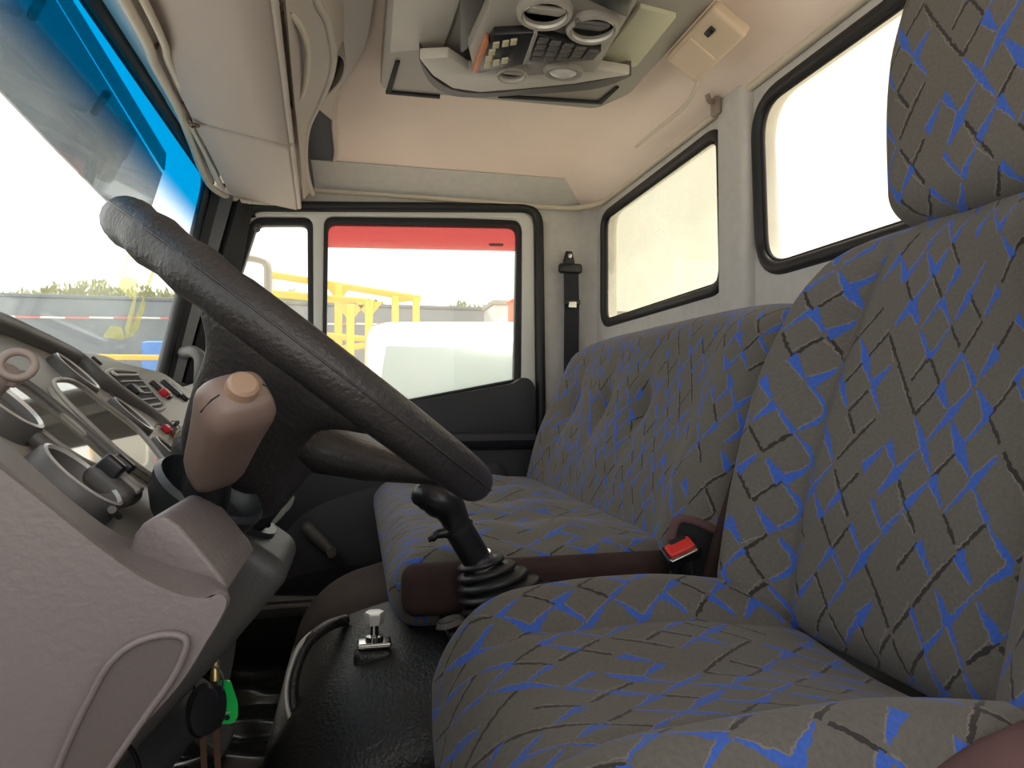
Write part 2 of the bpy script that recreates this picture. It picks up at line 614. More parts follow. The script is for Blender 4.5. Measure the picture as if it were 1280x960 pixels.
def rbox(name, half, r, mat, M4, parent=None, n=(6, 6, 6), K=4, deform=None, uv=False):
    """rounded box in the local frame M4; deform(a,b,c) bends it; UVs (metres) unwrap around the +c face"""
    hx, hy, hz = half
    r = min(r, hx*0.99, hy*0.99, hz*0.99)
    A = [_samp(h, r, k, K) for h, k in zip(half, n)]
    idx, V, UV, Fc = {}, [], [], []

    def vert(p):
        key = (round(p[0], 6), round(p[1], 6), round(p[2], 6))
        if key in idx:
            return idx[key]
        q = Vector([max(-(h-r), min(h-r, c)) for c, h in zip(p, half)])
        d = Vector(p)-q
        if d.length > 1e-9:
            d = d.normalized()*r
        c = q+d
        over = hz-c.z
        uu, vv = c.x, c.y
        if over > r*0.3:
            o2 = over-r*0.3
            if abs(p[0])/hx > abs(p[1])/hy:
                uu += math.copysign(o2, c.x)
            else:
                vv += math.copysign(o2, c.y)
        if deform:
            c = Vector(deform(c.x, c.y, c.z))
        idx[key] = len(V)
        V.append(M4 @ c)
        UV.append((uu, vv))
        return idx[key]
    for ax in range(3):
        b, c = (ax+1) % 3, (ax+2) % 3
        for sgn in (-1, 1):
            for i in range(len(A[b])-1):
                for j in range(len(A[c])-1):
                    f = []
                    for (u, v) in ((i, j), (i+1, j), (i+1, j+1), (i, j+1)):
                        p = [0, 0, 0]
                        p[ax] = sgn*half[ax]
                        p[b] = A[b][u]
                        p[c] = A[c][v]
                        f.append(vert(tuple(p)))
                    Fc.append(tuple(f))
    return mk(name, V, Fc, mat, parent, uvs=UV if uv else None, angle=60)


def box(name, lo, hi, mat, parent=None, bevel=0.003):
    x0, y0, z0 = lo
    x1, y1, z1 = hi
    V = [(x0, y0, z0), (x1, y0, z0), (x1, y1, z0), (x0, y1, z0), (x0, y0, z1), (x1, y0, z1), (x1, y1, z1), (x0, y1, z1)]
    Fc = [(0, 1, 2, 3), (4, 5, 6, 7), (0, 1, 5, 4), (1, 2, 6, 5), (2, 3, 7, 6), (3, 0, 4, 7)]
    return mk(name, V, Fc, mat, parent, bevel=bevel)


def sst(a, b, x):
    t = max(0.0, min(1.0, (x-a)/(b-a)))
    return t*t*(3-2*t)


def gau(x, s):
    return math.exp(-(x/s)**2)


# ================================================================== THE CAB SHELL
FLOOR = -0.75
DY = 2.05         # inner face of the passenger door
RX = 0.74         # inner face of the rear wall


def struct(o):
    o['kind'] = 'structure'
    return o


struct(box('floor', (-0.62, 0.0, FLOOR-0.06), (RX+0.05, 2.08, FLOOR), 'blackmatt', bevel=0.01))
# bulkhead under the windscreen
struct(box('wall_front', (-0.64, 0.0, FLOOR), (-0.58, 2.08, 0.02), 'blackmatt', bevel=0.01))

# rear wall with two window openings
win_far = [(1.975, 0.218), (1.975, 0.560), (1.275, 0.565), (1.265, 0.222)]
win_near = [(1.140, 0.226), (1.155, 0.562), (0.36, 0.565), (0.34, 0.228)]


def rw(a, b, t):
    return Vector((RX-0.0+t, a, b))


def shrink(poly, d):
    c = Vector((sum(p[0] for p in poly)/len(poly), sum(p[1] for p in poly)/len(poly)))
    out = []
    for p in poly:
        v = Vector((p[0], p[1]))-c
        out.append((c.x+v.x-math.copysign(d, v.x), c.y+v.y-math.copysign(d, v.y)))
    return out


hf = rpoly(win_far, 0.05, 6)
hn = rpoly(win_near, 0.075, 7)
wr = struct(plate('wall_rear', [(-0.02, FLOOR), (2.10, FLOOR), (2.10, 0.70), (-0.02, 0.70)], [hf, hn], rw, 0.05, 'greyfelt', bev=0.012))
# raised centre post between the two windows
rbox('centre_post', (0.02, 0.052, 0.45), 0.018, 'greyfelt', Matrix.Translation((RX-0.004, 1.207, 0.18)), wr, n=(2, 3, 6))
for i, (poly, mt, r) in enumerate(((win_far, 'rearglass', 0.05), (win_near, 'rearglass2', 0.075))):
    wn = thing('window_%d' % (i+2), None, None, (RX, poly[0][1], 0.22), kind='structure')
    lp = rpoly(shrink(poly, 0.004), r, 7)
    tube('seal', [Vector((RX+0.004, a, b)) for a, b in lp], 0.013, 'seal', wn, seg=10, closed=True)
    prism('pane', rpoly(shrink(poly, 0.001), r, 7), lambda a, b, t: Vector((RX+0.012+t, a, b)), 0.004, mt, wn)
    lp2 = rpoly(shrink(poly, 0.017), r*0.85, 7)
    tube('seal_lip', [Vector((RX+0.004, a, b)) for a, b in lp2], 0.0035, 'blackmatt', wn, seg=6, closed=True)

# right side post panel behind the passenger door
wp = struct(mk('wall_passenger', [Vector(p) for p in (
    (0.549, DY+0.005, FLOOR), (0.70, DY+0.005, FLOOR), (RX+0.01, DY-0.03, FLOOR), (RX+0.01, DY+0.06, FLOOR), (0.549, DY+0.06, FLOOR),
    (0.549, DY+0.005, 0.63), (0.70, DY+0.005, 0.63), (RX+0.01, DY-0.03, 0.63), (RX+0.01, DY+0.06, 0.63), (0.549, DY+0.06, 0.63))],
    [(0, 1, 2, 3, 4), (5, 6, 7, 8, 9), (0, 1, 6, 5), (1, 2, 7, 6), (2, 3, 8, 7), (3, 4, 9, 8), (4, 0, 5, 9)], 'greyfelt', bevel=0.012))

# driver's door behind the camera, window down; unseen, added to shade the dash
d2 = thing('door_2', None, None, (0.1, -0.1, FLOOR), kind='structure')
plate('door_frame', [(-0.60, FLOOR), (RX+0.05, FLOOR), (RX+0.05, 0.66), (-0.42, 0.66), (-0.52, 0.03)], [rpoly([(-0.44, -0.13), (0.60, -0.10), (0.60, 0.58), (-0.36, 0.58)], 0.05, 5)], lambda a, b, t: Vector((a, -0.06-t, b)), 0.05, 'doorpanel', d2, bev=0.006)

# headliner: flat roof, coved to the door side and the rear wall
zc = 0.664
rows = []
for x, dz in ((-0.42, -0.045), (-0.30, -0.01), (-0.18, 0), (-0.05, 0), (0.2, 0.004), (0.45, 0.004), (0.575, 0.002), (0.605, -0.004), (0.625, -0.014), (0.68, -0.045), (0.745, -0.078)):
    row = []
    for y, ez in ((-0.06, -0.02), (0.05, 0), (0.5, 0.003), (1.0, 0.004), (1.5, 0.003), (1.86, 0), (1.905, -0.004), (1.925, -0.012), (1.985, -0.038), (2.055, -0.062)):
        row.append(Vector((x, y, zc+min(dz, ez) if dz < 0 or ez < 0 else zc+min(dz, ez))))
    rows.append(row)
ce = loft('ceiling', rows, 'headliner', closed=False, thick=-0.03, angle=60)
struct(ce)
ny = [-0.12+0.82*t for t in np.linspace(0, 1, 10)]
loft('cove_panel', [[Vector((min(x, 0.602), 1.927, 0.6505)) for x in ny], [Vector((min(x, 0.65), 1.985, 0.6245)) for x in ny], [Vector((x, 2.05, 0.600)) for x in ny]], 'greyfelt', ce, closed=False, thick=0.002)

# cream trim strip where the headliner meets the side and rear wall, with its screws
tp = [(-0.135, DY-0.006, 0.601), (0.0, DY-0.006, 0.602), (0.3, DY-0.006, 0.600), (0.56, DY-0.007, 0.596), (0.655, DY-0.018, 0.594), (0.705, DY-0.06, 0.593), (RX-0.010, DY-0.14, 0.592), (RX-0.008, 1.6, 0.592), (RX-0.008, 1.2, 0.592), (RX-0.008, 0.8, 0.592), (RX-0.008, 0.3, 0.592)]
tr = thing('trim_1', None, None, (0.3, DY, 0.59), kind='structure')
tube('trim_strip', spl(tp, 6), 0.0085, 'trim', tr, seg=10)
bm_s = bmesh.new()
bmesh.ops.create_cone(bm_s, cap_ends=True, segments=12, radius1=0.0065, radius2=0.0045, depth=0.006)
scr = bpy.data.meshes.new('screw')
bm_s.to_mesh(scr)
bm_s.free()
scr.materials.append(M['screw'])
for p, nz in (((-0.02, 2.035, 0.623), (0, -1, 0.3)), ((0.215, 2.035, 0.620), (0, -1, 0.3)), ((0.50, 2.035, 0.616), (0, -1, 0.3)), ((0.535, 2.035, 0.615), (0, -1, 0.3)),
              ((0.712, 1.80, 0.622), (-1, 0, 0.3)), ((0.712, 1.62, 0.622), (-1, 0, 0.3)), ((0.712, 1.42, 0.622), (-1, 0, 0.3)), ((0.712, 1.20, 0.622), (-1, 0, 0.3)), ((0.712, 0.95, 0.622), (-1, 0, 0.3))):
    inst('screw', scr, tr, frame(p, nz, (0, 0, 1)))
box('trim_bracket', (0.485, 2.028, 0.606), (0.565, 2.040, 0.626), 'greyfelt', tr)

rr_ = struct(box('wall_roof_rail', (-0.395, DY+0.004, 0.545), (RX+0.05, DY+0.10, 0.72), 'greyfelt', bevel=0.01))
struct(box('wall_front_rail', (-0.40, 0.0, 0.625), (-0.37, DY+0.1, 0.70), 'greyfelt', bevel=0.01))
# ------------------------------------------------------------------ windscreen
WB, WT = Vector((-0.510, 0, 0.03)), Vector((-0.392, 0, 0.600))
wdir = (WT-WB).normalized()
WN = Vector((0, 1, 0)).cross(wdir).normalized()     # points to the cab inside
if WN.x < 0:
    WN = -WN
WK = WN.dot(WB)


def ws(px, py, off=0.0):
    return onplane(px, py, WN, WK+off)


def wsp(y, s, off=0.0):
    """point on the windscreen: y across, s = 0 bottom .. 1 top"""
    p = WB.lerp(WT, s)+WN*off
    return Vector((p.x, y, p.z))


w1 = thing('window_1', None, None, (-0.5, 1.0, 0.03), kind='structure')
L = (WT-WB).length
wsl = rpoly([(0.06, 0), (1.955, 0), (1.975, L), (0.04, L)], [0.05, 0.05, 0.07, 0.07], 6)
prism('pane', wsl, lambda a, b, t: wsp(a, b/L, -t), 0.005, 'windshield', w1)
tube('seal', [wsp(a, b/L, 0.004) for a, b in wsl], 0.017, 'seal', w1, seg=10, closed=True)
# dyed sun band along the top of the glass
N1, N2 = 24, 12
V, UV, Fc = [], [], []
for i in range(N1+1):
    for j in range(N2+1):
        y = 0.07+(1.952-0.07)*i/N1
        s = 0.60+(0.985-0.60)*j/N2
        V.append(wsp(y, s, 0.003))
        UV.append((i/N1, j/N2))
for i in range(N1):
    for j in range(N2):
        a = i*(N2+1)+j
        Fc.append((a, a+1, a+N2+2, a+N2+1))
mk('sun_band', V, Fc, 'tint', w1, uvs=UV, recalc=False)

# header panel above the windscreen and its cream edge strip
hd = thing('trim_2', None, None, (-0.37, 1.0, 0.6), kind='structure')
hp = [(155, 0), (193, 80), (222, 135), (240, 180), (250, 208), (263, 232), (285, 246), (320, 252), (372, 254)]
yy = [0.98, 1.20, 1.40, 1.62, 1.76, 1.90, 1.975, 2.0, 2.02]
edge = [at(p[0], p[1], Y=y) for p, y in zip(hp, yy)]
e0 = edge[0]
edge = [Vector((e0.x+0.005, 0.05, e0.z))]+edge
tube('trim_strip', spl(edge, 6), 0.008, 'trim', hd, seg=10)
tube('trim_strip', [p+Vector((0.022, 0, 0.006)) for p in spl(edge[:7], 6)], 0.006, 'trim', hd, seg=8)
r1 = [Vector((-0.382, y, 0.603)) for y in np.linspace(0.05, 1.97, 16)]
ee = spl(edge[:7], 6)


def interp_y(c, y):
    for a, b in zip(c, c[1:]):
        if a.y <= y <= b.y:
            return a.lerp(b, (y-a.y)/max(1e-6, b.y-a.y))
    return c[-1].copy()


r2 = [interp_y(ee, p.y) for p in r1]
r3 = [p+Vector((0.03, 0, 0.035)) for p in r2]
loft('header_panel', [r1, r2, r3], 'greyfelt', hd, closed=False, thick=0.004)
loft('header_seal', [[p+Vector((-0.022, 0, -0.010)) for p in r1], [p+Vector((0.004, 0, 0.0)) for p in r1]], 'seal', hd, closed=False, thick=0.01)
for px, py, y in ((194, 57, 1.14), (229, 130, 1.40), (243, 165, 1.55), (281, 232, 1.93)):
    p = at(px, py, Y=y)
    inst('screw', scr, hd, frame(p, (0.2, -0.2, -1)))

# far windscreen pillar
ap = thing('trim_3', None, None, (-0.42, 2.0, 0.0), kind='structure')


def pil(pa, pb, pc, pd, d0, d1, mat, nm):
    """strip of pillar between two pixel edges at given depths (outer a-b, inner c-d), with real thickness"""
    a, b = at(*pa, Y=d0), at(*pb, Y=d0)
    c, d = at(*pc, Y=d1), at(*pd, Y=d1)
    loft(nm, [[a.lerp(b, t) for t in np.linspace(0, 1, 5)], [c.lerp(d, t) for t in np.linspace(0, 1, 5)]], mat, ap, closed=False, thick=0.02)


pil((263, 236), (204, 470), (276, 240), (214, 475), 1.972, 1.985, 'seal', 'pillar_seal')
pil((276, 240), (214, 475), (292, 248), (226, 482), 1.985, 1.99, 'charcoal', 'pillar_cover')
pil((292, 248), (226, 482), (304, 254), (262, 470), 1.99, 2.03, 'blackmatt', 'pillar_inner')
pil((300, 256), (262, 450), (312, 256), (274, 450), 2.03, 2.05, 'seal', 'pillar_edge')

# ------------------------------------------------------------------ passenger door
d1 = thing('door_1', None, None, (0.1, DY, FLOOR), kind='structure')


def dp(px, py):
    p = at(px, py, Y=DY)
    return (p.x, p.z)


def dy(a, b, t):
    return Vector((a, DY+t, b))


outer = rpoly([dp(302, 262), dp(668, 264), dp(670, 500), dp(668, 766), dp(200, 766), dp(215, 500)], [0.07, 0.06, 0.01, 0.04, 0.04, 0.02], 6)
q_out = rpoly([dp(314, 271), dp(391, 271), dp(392, 470), dp(250, 470)], [0.03, 0.03, 0.02, 0.02], 5)
m_out = rpoly([dp(405, 270), dp(653, 273), dp(652, 473), dp(645, 481), dp(402, 525)], [0.03, 0.045, 0.01, 0.01, 0.02], 6)
q_gl = rpoly([dp(321, 281), dp(384, 281), dp(385, 462), dp(262, 462)], [0.02, 0.02, 0.015, 0.015], 5)
m_gl = rpoly([dp(410, 279), dp(647, 283), dp(643, 474), dp(407, 519)], [0.025, 0.03, 0.006, 0.015], 6)
plate('door_frame', outer, [q_out, m_out], dy, 0.05, 'white', d1, bev=0.006)
plate('window_rubber', q_out, [q_gl], lambda a, b, t: Vector((a, DY+0.006+t, b)), 0.03, 'seal', d1, bev=0.003)
plate('window_rubber', m_out, [m_gl], lambda a, b, t: Vector((a, DY+0.006+t, b)), 0.03, 'seal', d1, bev=0.003)
prism('quarter_pane', q_gl, lambda a, b, t: Vector((a, DY+0.02+t, b)), 0.004, 'sideglass', d1)
prism('drop_pane', m_gl, lambda a, b, t: Vector((a, DY+0.02+t, b)), 0.004, 'sideglass', d1)
oseal = rpoly([dp(300, 258), dp(673, 260), dp(676, 500), dp(674, 750)], [0.07, 0.06, 0.01, 0.02], 8)
tube('door_seal', [Vector((a, DY-0.002, b)) for a, b in oseal[2:]], 0.0155, 'seal', d1, seg=8)
# red wind deflector across the top of the drop glass
rd = rpoly([dp(408, 272), dp(649, 276), dp(648, 311), dp(408, 306)], [0.02, 0.025, 0.004, 0.004], 5)
wd = prism('wind_deflector', rd, lambda a, b, t: Vector((a, DY+0.034+t, b)), 0.004, 'deflector', d1)
wd['label'] = 'red translucent wind deflector along the top of the door glass'
lab = rpoly([dp(614, 301), dp(632, 301.5), dp(632, 305), dp(614, 304.5)], 0.002, 2)
prism('deflector_badge', lab, lambda a, b, t: Vector((a, DY+0.0325+t, b)), 0.0015, 'blackmatt', wd)
# catch at the top of the quarter light
c0 = at(323, 283, Y=DY+0.01)
tube('window_catch', [c0, c0+Vector((0.0, -0.02, -0.008)), c0+Vector((0.0, -0.028, -0.016))], 0.009, 'charcoal', d1, seg=8)
# glass-run ledge, upper trim, armrest ledge, door card, pocket
up_ = rpoly([dp(380, 530), dp(510, 502), dp(640, 479), dp(648, 472), dp(659, 473), dp(666, 482), dp(667, 548), dp(380, 552)], [0.01, 0.0, 0.01, 0.012, 0.015, 0.015, 0.01, 0.01], 4)
prism('upper_trim', up_, lambda a, b, t: Vector((a, DY+0.012-t, b)), 0.045, 'doorpanel', d1, bevel=0.006)
lg0, lg1 = at(520, 499, Y=DY-0.02), at(636, 477, Y=DY-0.02)
tube('glass_wiper', [lg0+Vector((-0.25, 0, -0.055)), lg0, lg1], 0.005, 'rubber', d1, seg=8)
sec = []
for x in np.linspace(at(470, 545, Y=DY).x-0.35, at(664, 540, Y=DY).x, 10):
    z0 = at(600, 541, Y=DY-0.04).z
    k = 1.0
    sec.append([Vector((x, DY-0.02, z0-0.055)), Vector((x, DY-0.045, z0-0.045)), Vector((x, DY-0.062, z0-0.022)), Vector((x, DY-0.058, z0-0.004)), Vector((x, DY-0.045, z0+0.002)), Vector((x, DY-0.02, z0+0.004))])
ar = loft('armrest_ledge', sec, 'doorpanel', d1, bevel=0.0)
lowp = rpoly([dp(225, 560), dp(667, 552), dp(667, 742), dp(225, 742)], 0.02, 4)
prism('door_card', lowp, lambda a, b, t: Vector((a, DY+0.012-t, b)), 0.035, 'doorpanel', d1, bevel=0.006)
pk = [at(p[0], p[1], Y=DY-0.03) for p in spl([Vector((333, 728, 0)), Vector((346, 690, 0)), Vector((366, 655, 0)), Vector((395, 634, 0)), Vector((440, 617, 0)), Vector((500, 603, 0)), Vector((600, 600, 0)), Vector((655, 606, 0)), Vector((658, 706, 0)), Vector((520, 708, 0)), Vector((420, 710, 0))], 5, closed=True)]
mk('card_insert', pk+[p+Vector((0, 0.02, 0)) for p in pk], [tuple(range(len(pk))), tuple(range(len(pk), 2*len(pk)))]+[(i, (i+1) % len(pk), len(pk)+(i+1) % len(pk), len(pk)+i) for i in range(len(pk))], 'doorcard', d1, bevel=0.004)
# window winder: hub, arm, knob
h0 = at(386, 662, Y=DY-0.05)
h1 = at(415, 690, Y=DY-0.07)
cr = tube('window_crank', spl([h0+Vector((0, 0.03, 0)), h0, h0.lerp(h1, 0.5), h1], 5), [0.020]*6+[0.018]*6+[0.015]*4, 'charcoal', d1, seg=12)
lathe('crank_knob', [(0.0, -0.028), (0.011, -0.027), (0.014, -0.02), (0.013, 0.0), (0.009, 0.006)], 'charcoal', frame(h1, (0, 1, 0)), cr, seg=14)
# inside handle with its lock button
ih = at(425, 527, Y=DY-0.03)
rbox('handle_plate', (0.085, 0.014, 0.016), 0.012, 'charcoal', Matrix.Translation(ih), d1, n=(6, 2, 2))
lathe('lock_button', [(0.0, 0.006), (0.008, 0.005), (0.010, 0.0), (0.010, -0.004)], 'blackmatt', frame(at(430, 527, Y=DY-0.046), (0, -1, 0)), d1, seg=14)
# low round speaker grille by the seat
lathe('door_speaker', [(0.0, 0.012), (0.03, 0.010), (0.04, 0.004), (0.042, 0.0)], 'doorcard', frame(at(617, 595, Y=DY-0.03), (0, -1, 0)), d1, seg=18)
# pale sill below the door
sl = struct(box('trim_4', (-0.5, DY-0.055, at(380, 770, Y=DY-0.05).z), (0.56, DY+0.03, at(380, 756, Y=DY-0.05).z), 'charcoal', bevel=0.006))
box('sill_edge', (-0.5, DY-0.058, at(380, 758, Y=DY-0.05).z), (0.56, DY-0.052, at(380, 753, Y=DY-0.05).z), 'console', sl, bevel=0.002)
box('sill_riser', (-0.5, DY-0.05, FLOOR), (0.56, DY+0.02, at(380, 770, Y=DY-0.05).z), 'blackmatt', sl, bevel=0.003)

# glossy creased vinyl sheet lying on the passenger floor
V, Fc, NX, NY = [], [], 60, 60
for i in range(NX+1):
    for j in range(NY+1):
        x = -0.56+0.62*i/NX
        y = 1.05+0.87*j/NY
        z = 0.012*math.sin(y*38+2.6*math.sin(x*9)+x*6)*(0.4+0.6*math.sin(x*8+1)**2)+0.006*math.sin(y*81+x*19+1.3)+0.002*math.sin(x*60+y*20)
        V.append(Vector((x, y, FLOOR+0.024+z)))
for i in range(NX):
    for j in range(NY):
        a = i*(NY+1)+j
        Fc.append((a, a+1, a+NY+2, a+NY+1))
fm = mk('floor_sheet', V, Fc, 'vinyl')
tag(fm, 'glossy creased black vinyl sheet on the passenger floor', 'floor mat')
mm = fm.modifiers.new('thickness', 'SOLIDIFY')
mm.thickness = 0.003

# ================================================================== SEATS
# ---- driver's seat
dsx, dsy = 0.315, 0.612
ds = thing('driver_seat', 'charcoal and blue patterned driver seat with side bolsters and headrest, in the foreground', 'seat', (dsx, dsy, FLOOR))


def d_cush(a, b, c):
    """a across (Y), b front->rear (X), c up"""
    top = sst(-0.03, 0.05, c)
    ridge = gau((abs(a)-0.205), 0.060)*0.034*(0.55+0.45*sst(-0.24, -0.02, b))
    cz = c+top*(ridge+0.014*sst(-0.05, -0.2, a)-0.022*sst(0.02, 0.24, b)-0.012*gau(a, 0.13)-0.05*sst(-0.12, -0.26, b)**1.5)
    # welt line between bolster and centre panel
    cz -= top*0.013*gau(abs(a)-0.138, 0.013)*(1-0.6*sst(-0.1, -0.22, b))
    cz += top*0.008*gau(abs(a)-0.06, 0.06)*gau(b, 0.15)
    # rounded nose, narrower front corners
    aa = a*(1-0.05*sst(-0.10, -0.25, b))
    bb = b-0.03*sst(-0.05, -0.07, c)*0-0.02*(1-(a/0.27)**2)*sst(0, -0.24, b)
    if abs(a) > 0.2 and b < 0:
        bb += 0.03*((abs(a)-0.2)/0.065)**2*sst(-0.05, -0.24, b)
    return (aa, bb, cz)


Mc = Matrix(((0, 1, 0, dsx+0.018), (1, 0, 0, dsy), (0, 0, 1, -0.343), (0, 0, 0, 1)))
rbox('cushion', (0.262, 0.236, 0.082), 0.058, 'fabric', Mc, ds, n=(34, 30, 4), K=6, deform=d_cush, uv=True)
rbox('seat_side', (0.23, 0.03, 0.062), 0.028, 'maroon', Matrix.Translation((0.475, dsy-0.256, -0.270)), ds, n=(10, 2, 3), K=6, deform=lambda a, b, c: (a, b, c-0.06*sst(0.0, -0.23, a)))
box('seat_base', (dsx-0.17, dsy-0.2, FLOOR), (dsx+0.22, dsy+0.2, -0.40), 'blackmatt', ds, bevel=0.02)

tl = math.radians(13.5)
BU = Vector((math.sin(tl), 0, math.cos(tl)))      # up along the backrest
BNn = Vector((-math.cos(tl), 0, math.sin(tl)))    # out of its front face
b0 = Vector((0.562, dsy, -0.300))


def bmat(org, n, u):
    a = Vector((0, 1, 0))
    return Matrix(((a.x, u.x, n.x, org.x), (a.y, u.y, n.y, org.y), (a.z, u.z, n.z, org.z), (0, 0, 0, 1)))


HB = 0.555       # backrest height


def d_back(a, b, c):
    h = (b+HB/2)/HB            # 0 bottom .. 1 top
    wsc = 0.94+0.06*math.sin(math.pi*min(1, h/0.66)) if h < 0.5 else 1.0-0.42*sst(0.45, 1.02, h)
    front = sst(-0.03, 0.03, c)
    e = abs(a)/0.262
    bol = gau(e-0.84, 0.20)*0.054*(1-0.55*sst(0.75, 1.0, h))
    cc = c+front*(bol-0.012*gau(e, 0.35)-0.016*gau(e-0.56, 0.05)*(1-sst(0.82, 0.97, h))+0.018*gau(h-0.30, 0.2)*gau(e, 0.6)-0.055*sst(0.86, 1.06, h))
    bb = b-0.05*e*e*sst(0.6, 1.0, h)
    return (a*wsc, bb, cc)


Mb = bmat(b0+BU*HB/2, BNn, BU)
rbox('backrest', (0.256, HB/2, 0.052), 0.046, 'fabric', Mb, ds, n=(36, 40, 3), K=6, deform=d_back, uv=True)
hc = Vector((0.690, dsy-0.018, 0.358))


def d_head(a, b, c):
    e = (b+0.16)/0.32
    return (a*(1-0.10*(1-e)-0.13*sst(0.65, 1, e)), b, c+0.014*gau(e-0.5, 0.4)*sst(0, 0.04, c))


rbox('headrest', (0.140, 0.158, 0.046), 0.044, 'fabric', bmat(hc, Vector((-math.cos(0.1), 0, math.sin(0.1))), Vector((math.sin(0.1), 0, math.cos(0.1)))), ds, n=(14, 16, 3), K=6, deform=d_head, uv=True)
for s in (-1, 1):
    tube('headrest_post', [Vector((0.69, dsy+s*0.06, 0.10)), Vector((0.69, dsy+s*0.06, 0.30))], 0.006, 'chrome', ds, seg=8)

# ---- passenger bench
bs = thing('bench_seat', 'charcoal and blue patterned tufted passenger bench below the dirty rear window', 'seat', (0.32, 1.47, FLOOR))
BW = 0.49


def d_bc(a, b, c):
    top = sst(-0.02, 0.05, c)
    z = c-top*(0.022*sst(-0.10, -0.26, b)**1.6+0.012*sst(0.05, 0.24, b))
    for aj in (-0.34, -0.12, 0.10, 0.32):
        z -= top*0.016*gau(math.hypot((a-aj)*1.0, (b-0.0)*1.3), 0.055)
        z += top*0.004*math.cos((a-aj)*28)*gau(b, 0.12)
    bb = b-0.02*sst(0.05, -0.08, c)*0
    return (a, bb, z)


Mbc = Matrix(((0, 1, 0, 0.288), (1, 0, 0, 1.478), (0, 0, 1, -0.282), (0, 0, 0, 1)))
rbox('cushion', (BW, 0.24, 0.062), 0.05, 'fabric', Mbc, bs, n=(46, 24, 3), K=6, deform=d_bc, uv=True)
# maroon velour end of the cushion
rbox('cushion_end', (0.228, 0.024, 0.037), 0.022, 'brown', Matrix.Translation((0.292, 0.984, -0.276)), bs, n=(10, 2, 3), K=4)
rbox('cushion_front', (0.03, 0.235, 0.12), 0.028, 'brown', Matrix.Translation((0.115, 1.715, -0.42)), bs, n=(2, 10, 4))
box('bench_base', (0.12, 1.47, FLOOR), (0.66, 1.96, -0.34), 'blackmatt', bs, bevel=0.02)
t2 = math.radians(19.5)
U2 = Vector((math.sin(t2), 0, math.cos(t2)))
N2v = Vector((-math.cos(t2), 0, math.sin(t2)))
H2 = 0.485


def d_bb(a, b, c):
    h = (b+H2/2)/H2
    front = sst(-0.03, 0.03, c)
    z = c
    for aj in (-0.22, 0.0, 0.22):
        z -= front*0.030*gau(math.hypot((a-aj-0.10)*1.0, (h-0.56)*H2*1.0), 0.036)
        z -= front*0.013*gau(a-aj-0.10, 0.02)*gau(h-0.50, 0.25)
        z += front*0.008*gau(a-aj-0.21, 0.05)*gau(h-0.50, 0.3)
    z += front*(0.012*gau(h-0.30, 0.22)-0.035*sst(0.85, 1.05, h))
    z += front*0.014*gau(abs(a)-0.43, 0.05)*(1-sst(0.8, 1, h))
    rr = abs(a)/BW
    bb = b-0.02*rr**6*sst(0.5, 1, h)
    aa = a-math.copysign(0.05, a)*sst(0.62, 1.02, h)*rr**3 if a > 0 else a
    return (aa, bb, z)


Mbb = bmat(Vector((0.517, 1.424, -0.29))+U2*H2/2, N2v, U2)
rbox('backrest', (BW+0.033, H2/2, 0.045), 0.040, 'fabric', Mbb, bs, n=(52, 26, 3), K=6, deform=d_bb, uv=True)
rbox('backrest_end', (0.010, H2/2-0.004, 0.044), 0.009, 'brown', bmat(Vector((0.521, 0.896, -0.29))+U2*H2/2, N2v, U2), bs, n=(2, 16, 3), deform=lambda a, b, c: (a, b, c-0.035*sst(0.145, 0.25, b)*sst(-0.03, 0.03, c)))

# ---- belt buckle between the seats
bk = thing('belt_buckle', 'black seat belt buckle with red button between the seats', 'buckle', at(852, 715, Y=0.895))
q0 = at(850, 686, Y=0.895)
ax = (at(868, 674, Y=0.890)-at(832, 696, Y=0.898)).normalized()
bb4 = frame(q0, Vector((-0.35, -0.55, 0.75)), ax)
rbox('buckle_body', (0.026, 0.017, 0.012), 0.006, 'black', bb4 @ Matrix.Translation((0, 0, -0.010)), bk, n=(3, 3, 3))
rbox('release_button', (0.020, 0.011, 0.006), 0.004, 'red', bb4 @ Matrix.Translation((0.0, 0.0, 0.002)), bk, n=(3, 3, 2))
rbox('metal_edge', (0.021, 0.003, 0.003), 0.0015, 'chrome', bb4 @ Matrix.Translation((-0.002, -0.0145, 0.002)), bk, n=(2, 2, 2))
rbox('slot', (0.012, 0.004, 0.002), 0.001, 'blackmatt', bb4 @ Matrix.Translation((0.002, 0.010, 0.007)), bk, n=(2, 2, 2))
tube('buckle_stalk', [q0+Vector((0.01, 0.0, -0.015)), q0+Vector((0.02, 0.0, -0.09)), q0+Vector((0.03, 0.0, -0.2))], 0.014, 'black', bk, seg=10, flat=0.6)
# dark pocket the buckle stands in, with a maroon hem
pkx = thing('buckle_pocket', 'dark fabric pocket with maroon hem around the belt buckle', 'pocket', at(880, 740, Y=0.93))
hem = [at(px, py, Y=y) for px, py, y in ((838, 690, 0.915), (841, 664, 0.915), (848, 650, 0.913), (866, 651, 0.910), (892, 662, 0.906), (918, 674, 0.902), (940, 684, 0.900))]
tube('hem', spl(hem, 5), 0.007, 'maroon', pkx, seg=8)
hs_ = spl(hem, 5)
loft('pocket_wall', [[p+Vector((0, 0.004, 0)) for p in hs_], [p+Vector((0.0, 0.006, -0.16)) for p in hs_]], 'blackmatt', pkx, closed=False, thick=0.006)

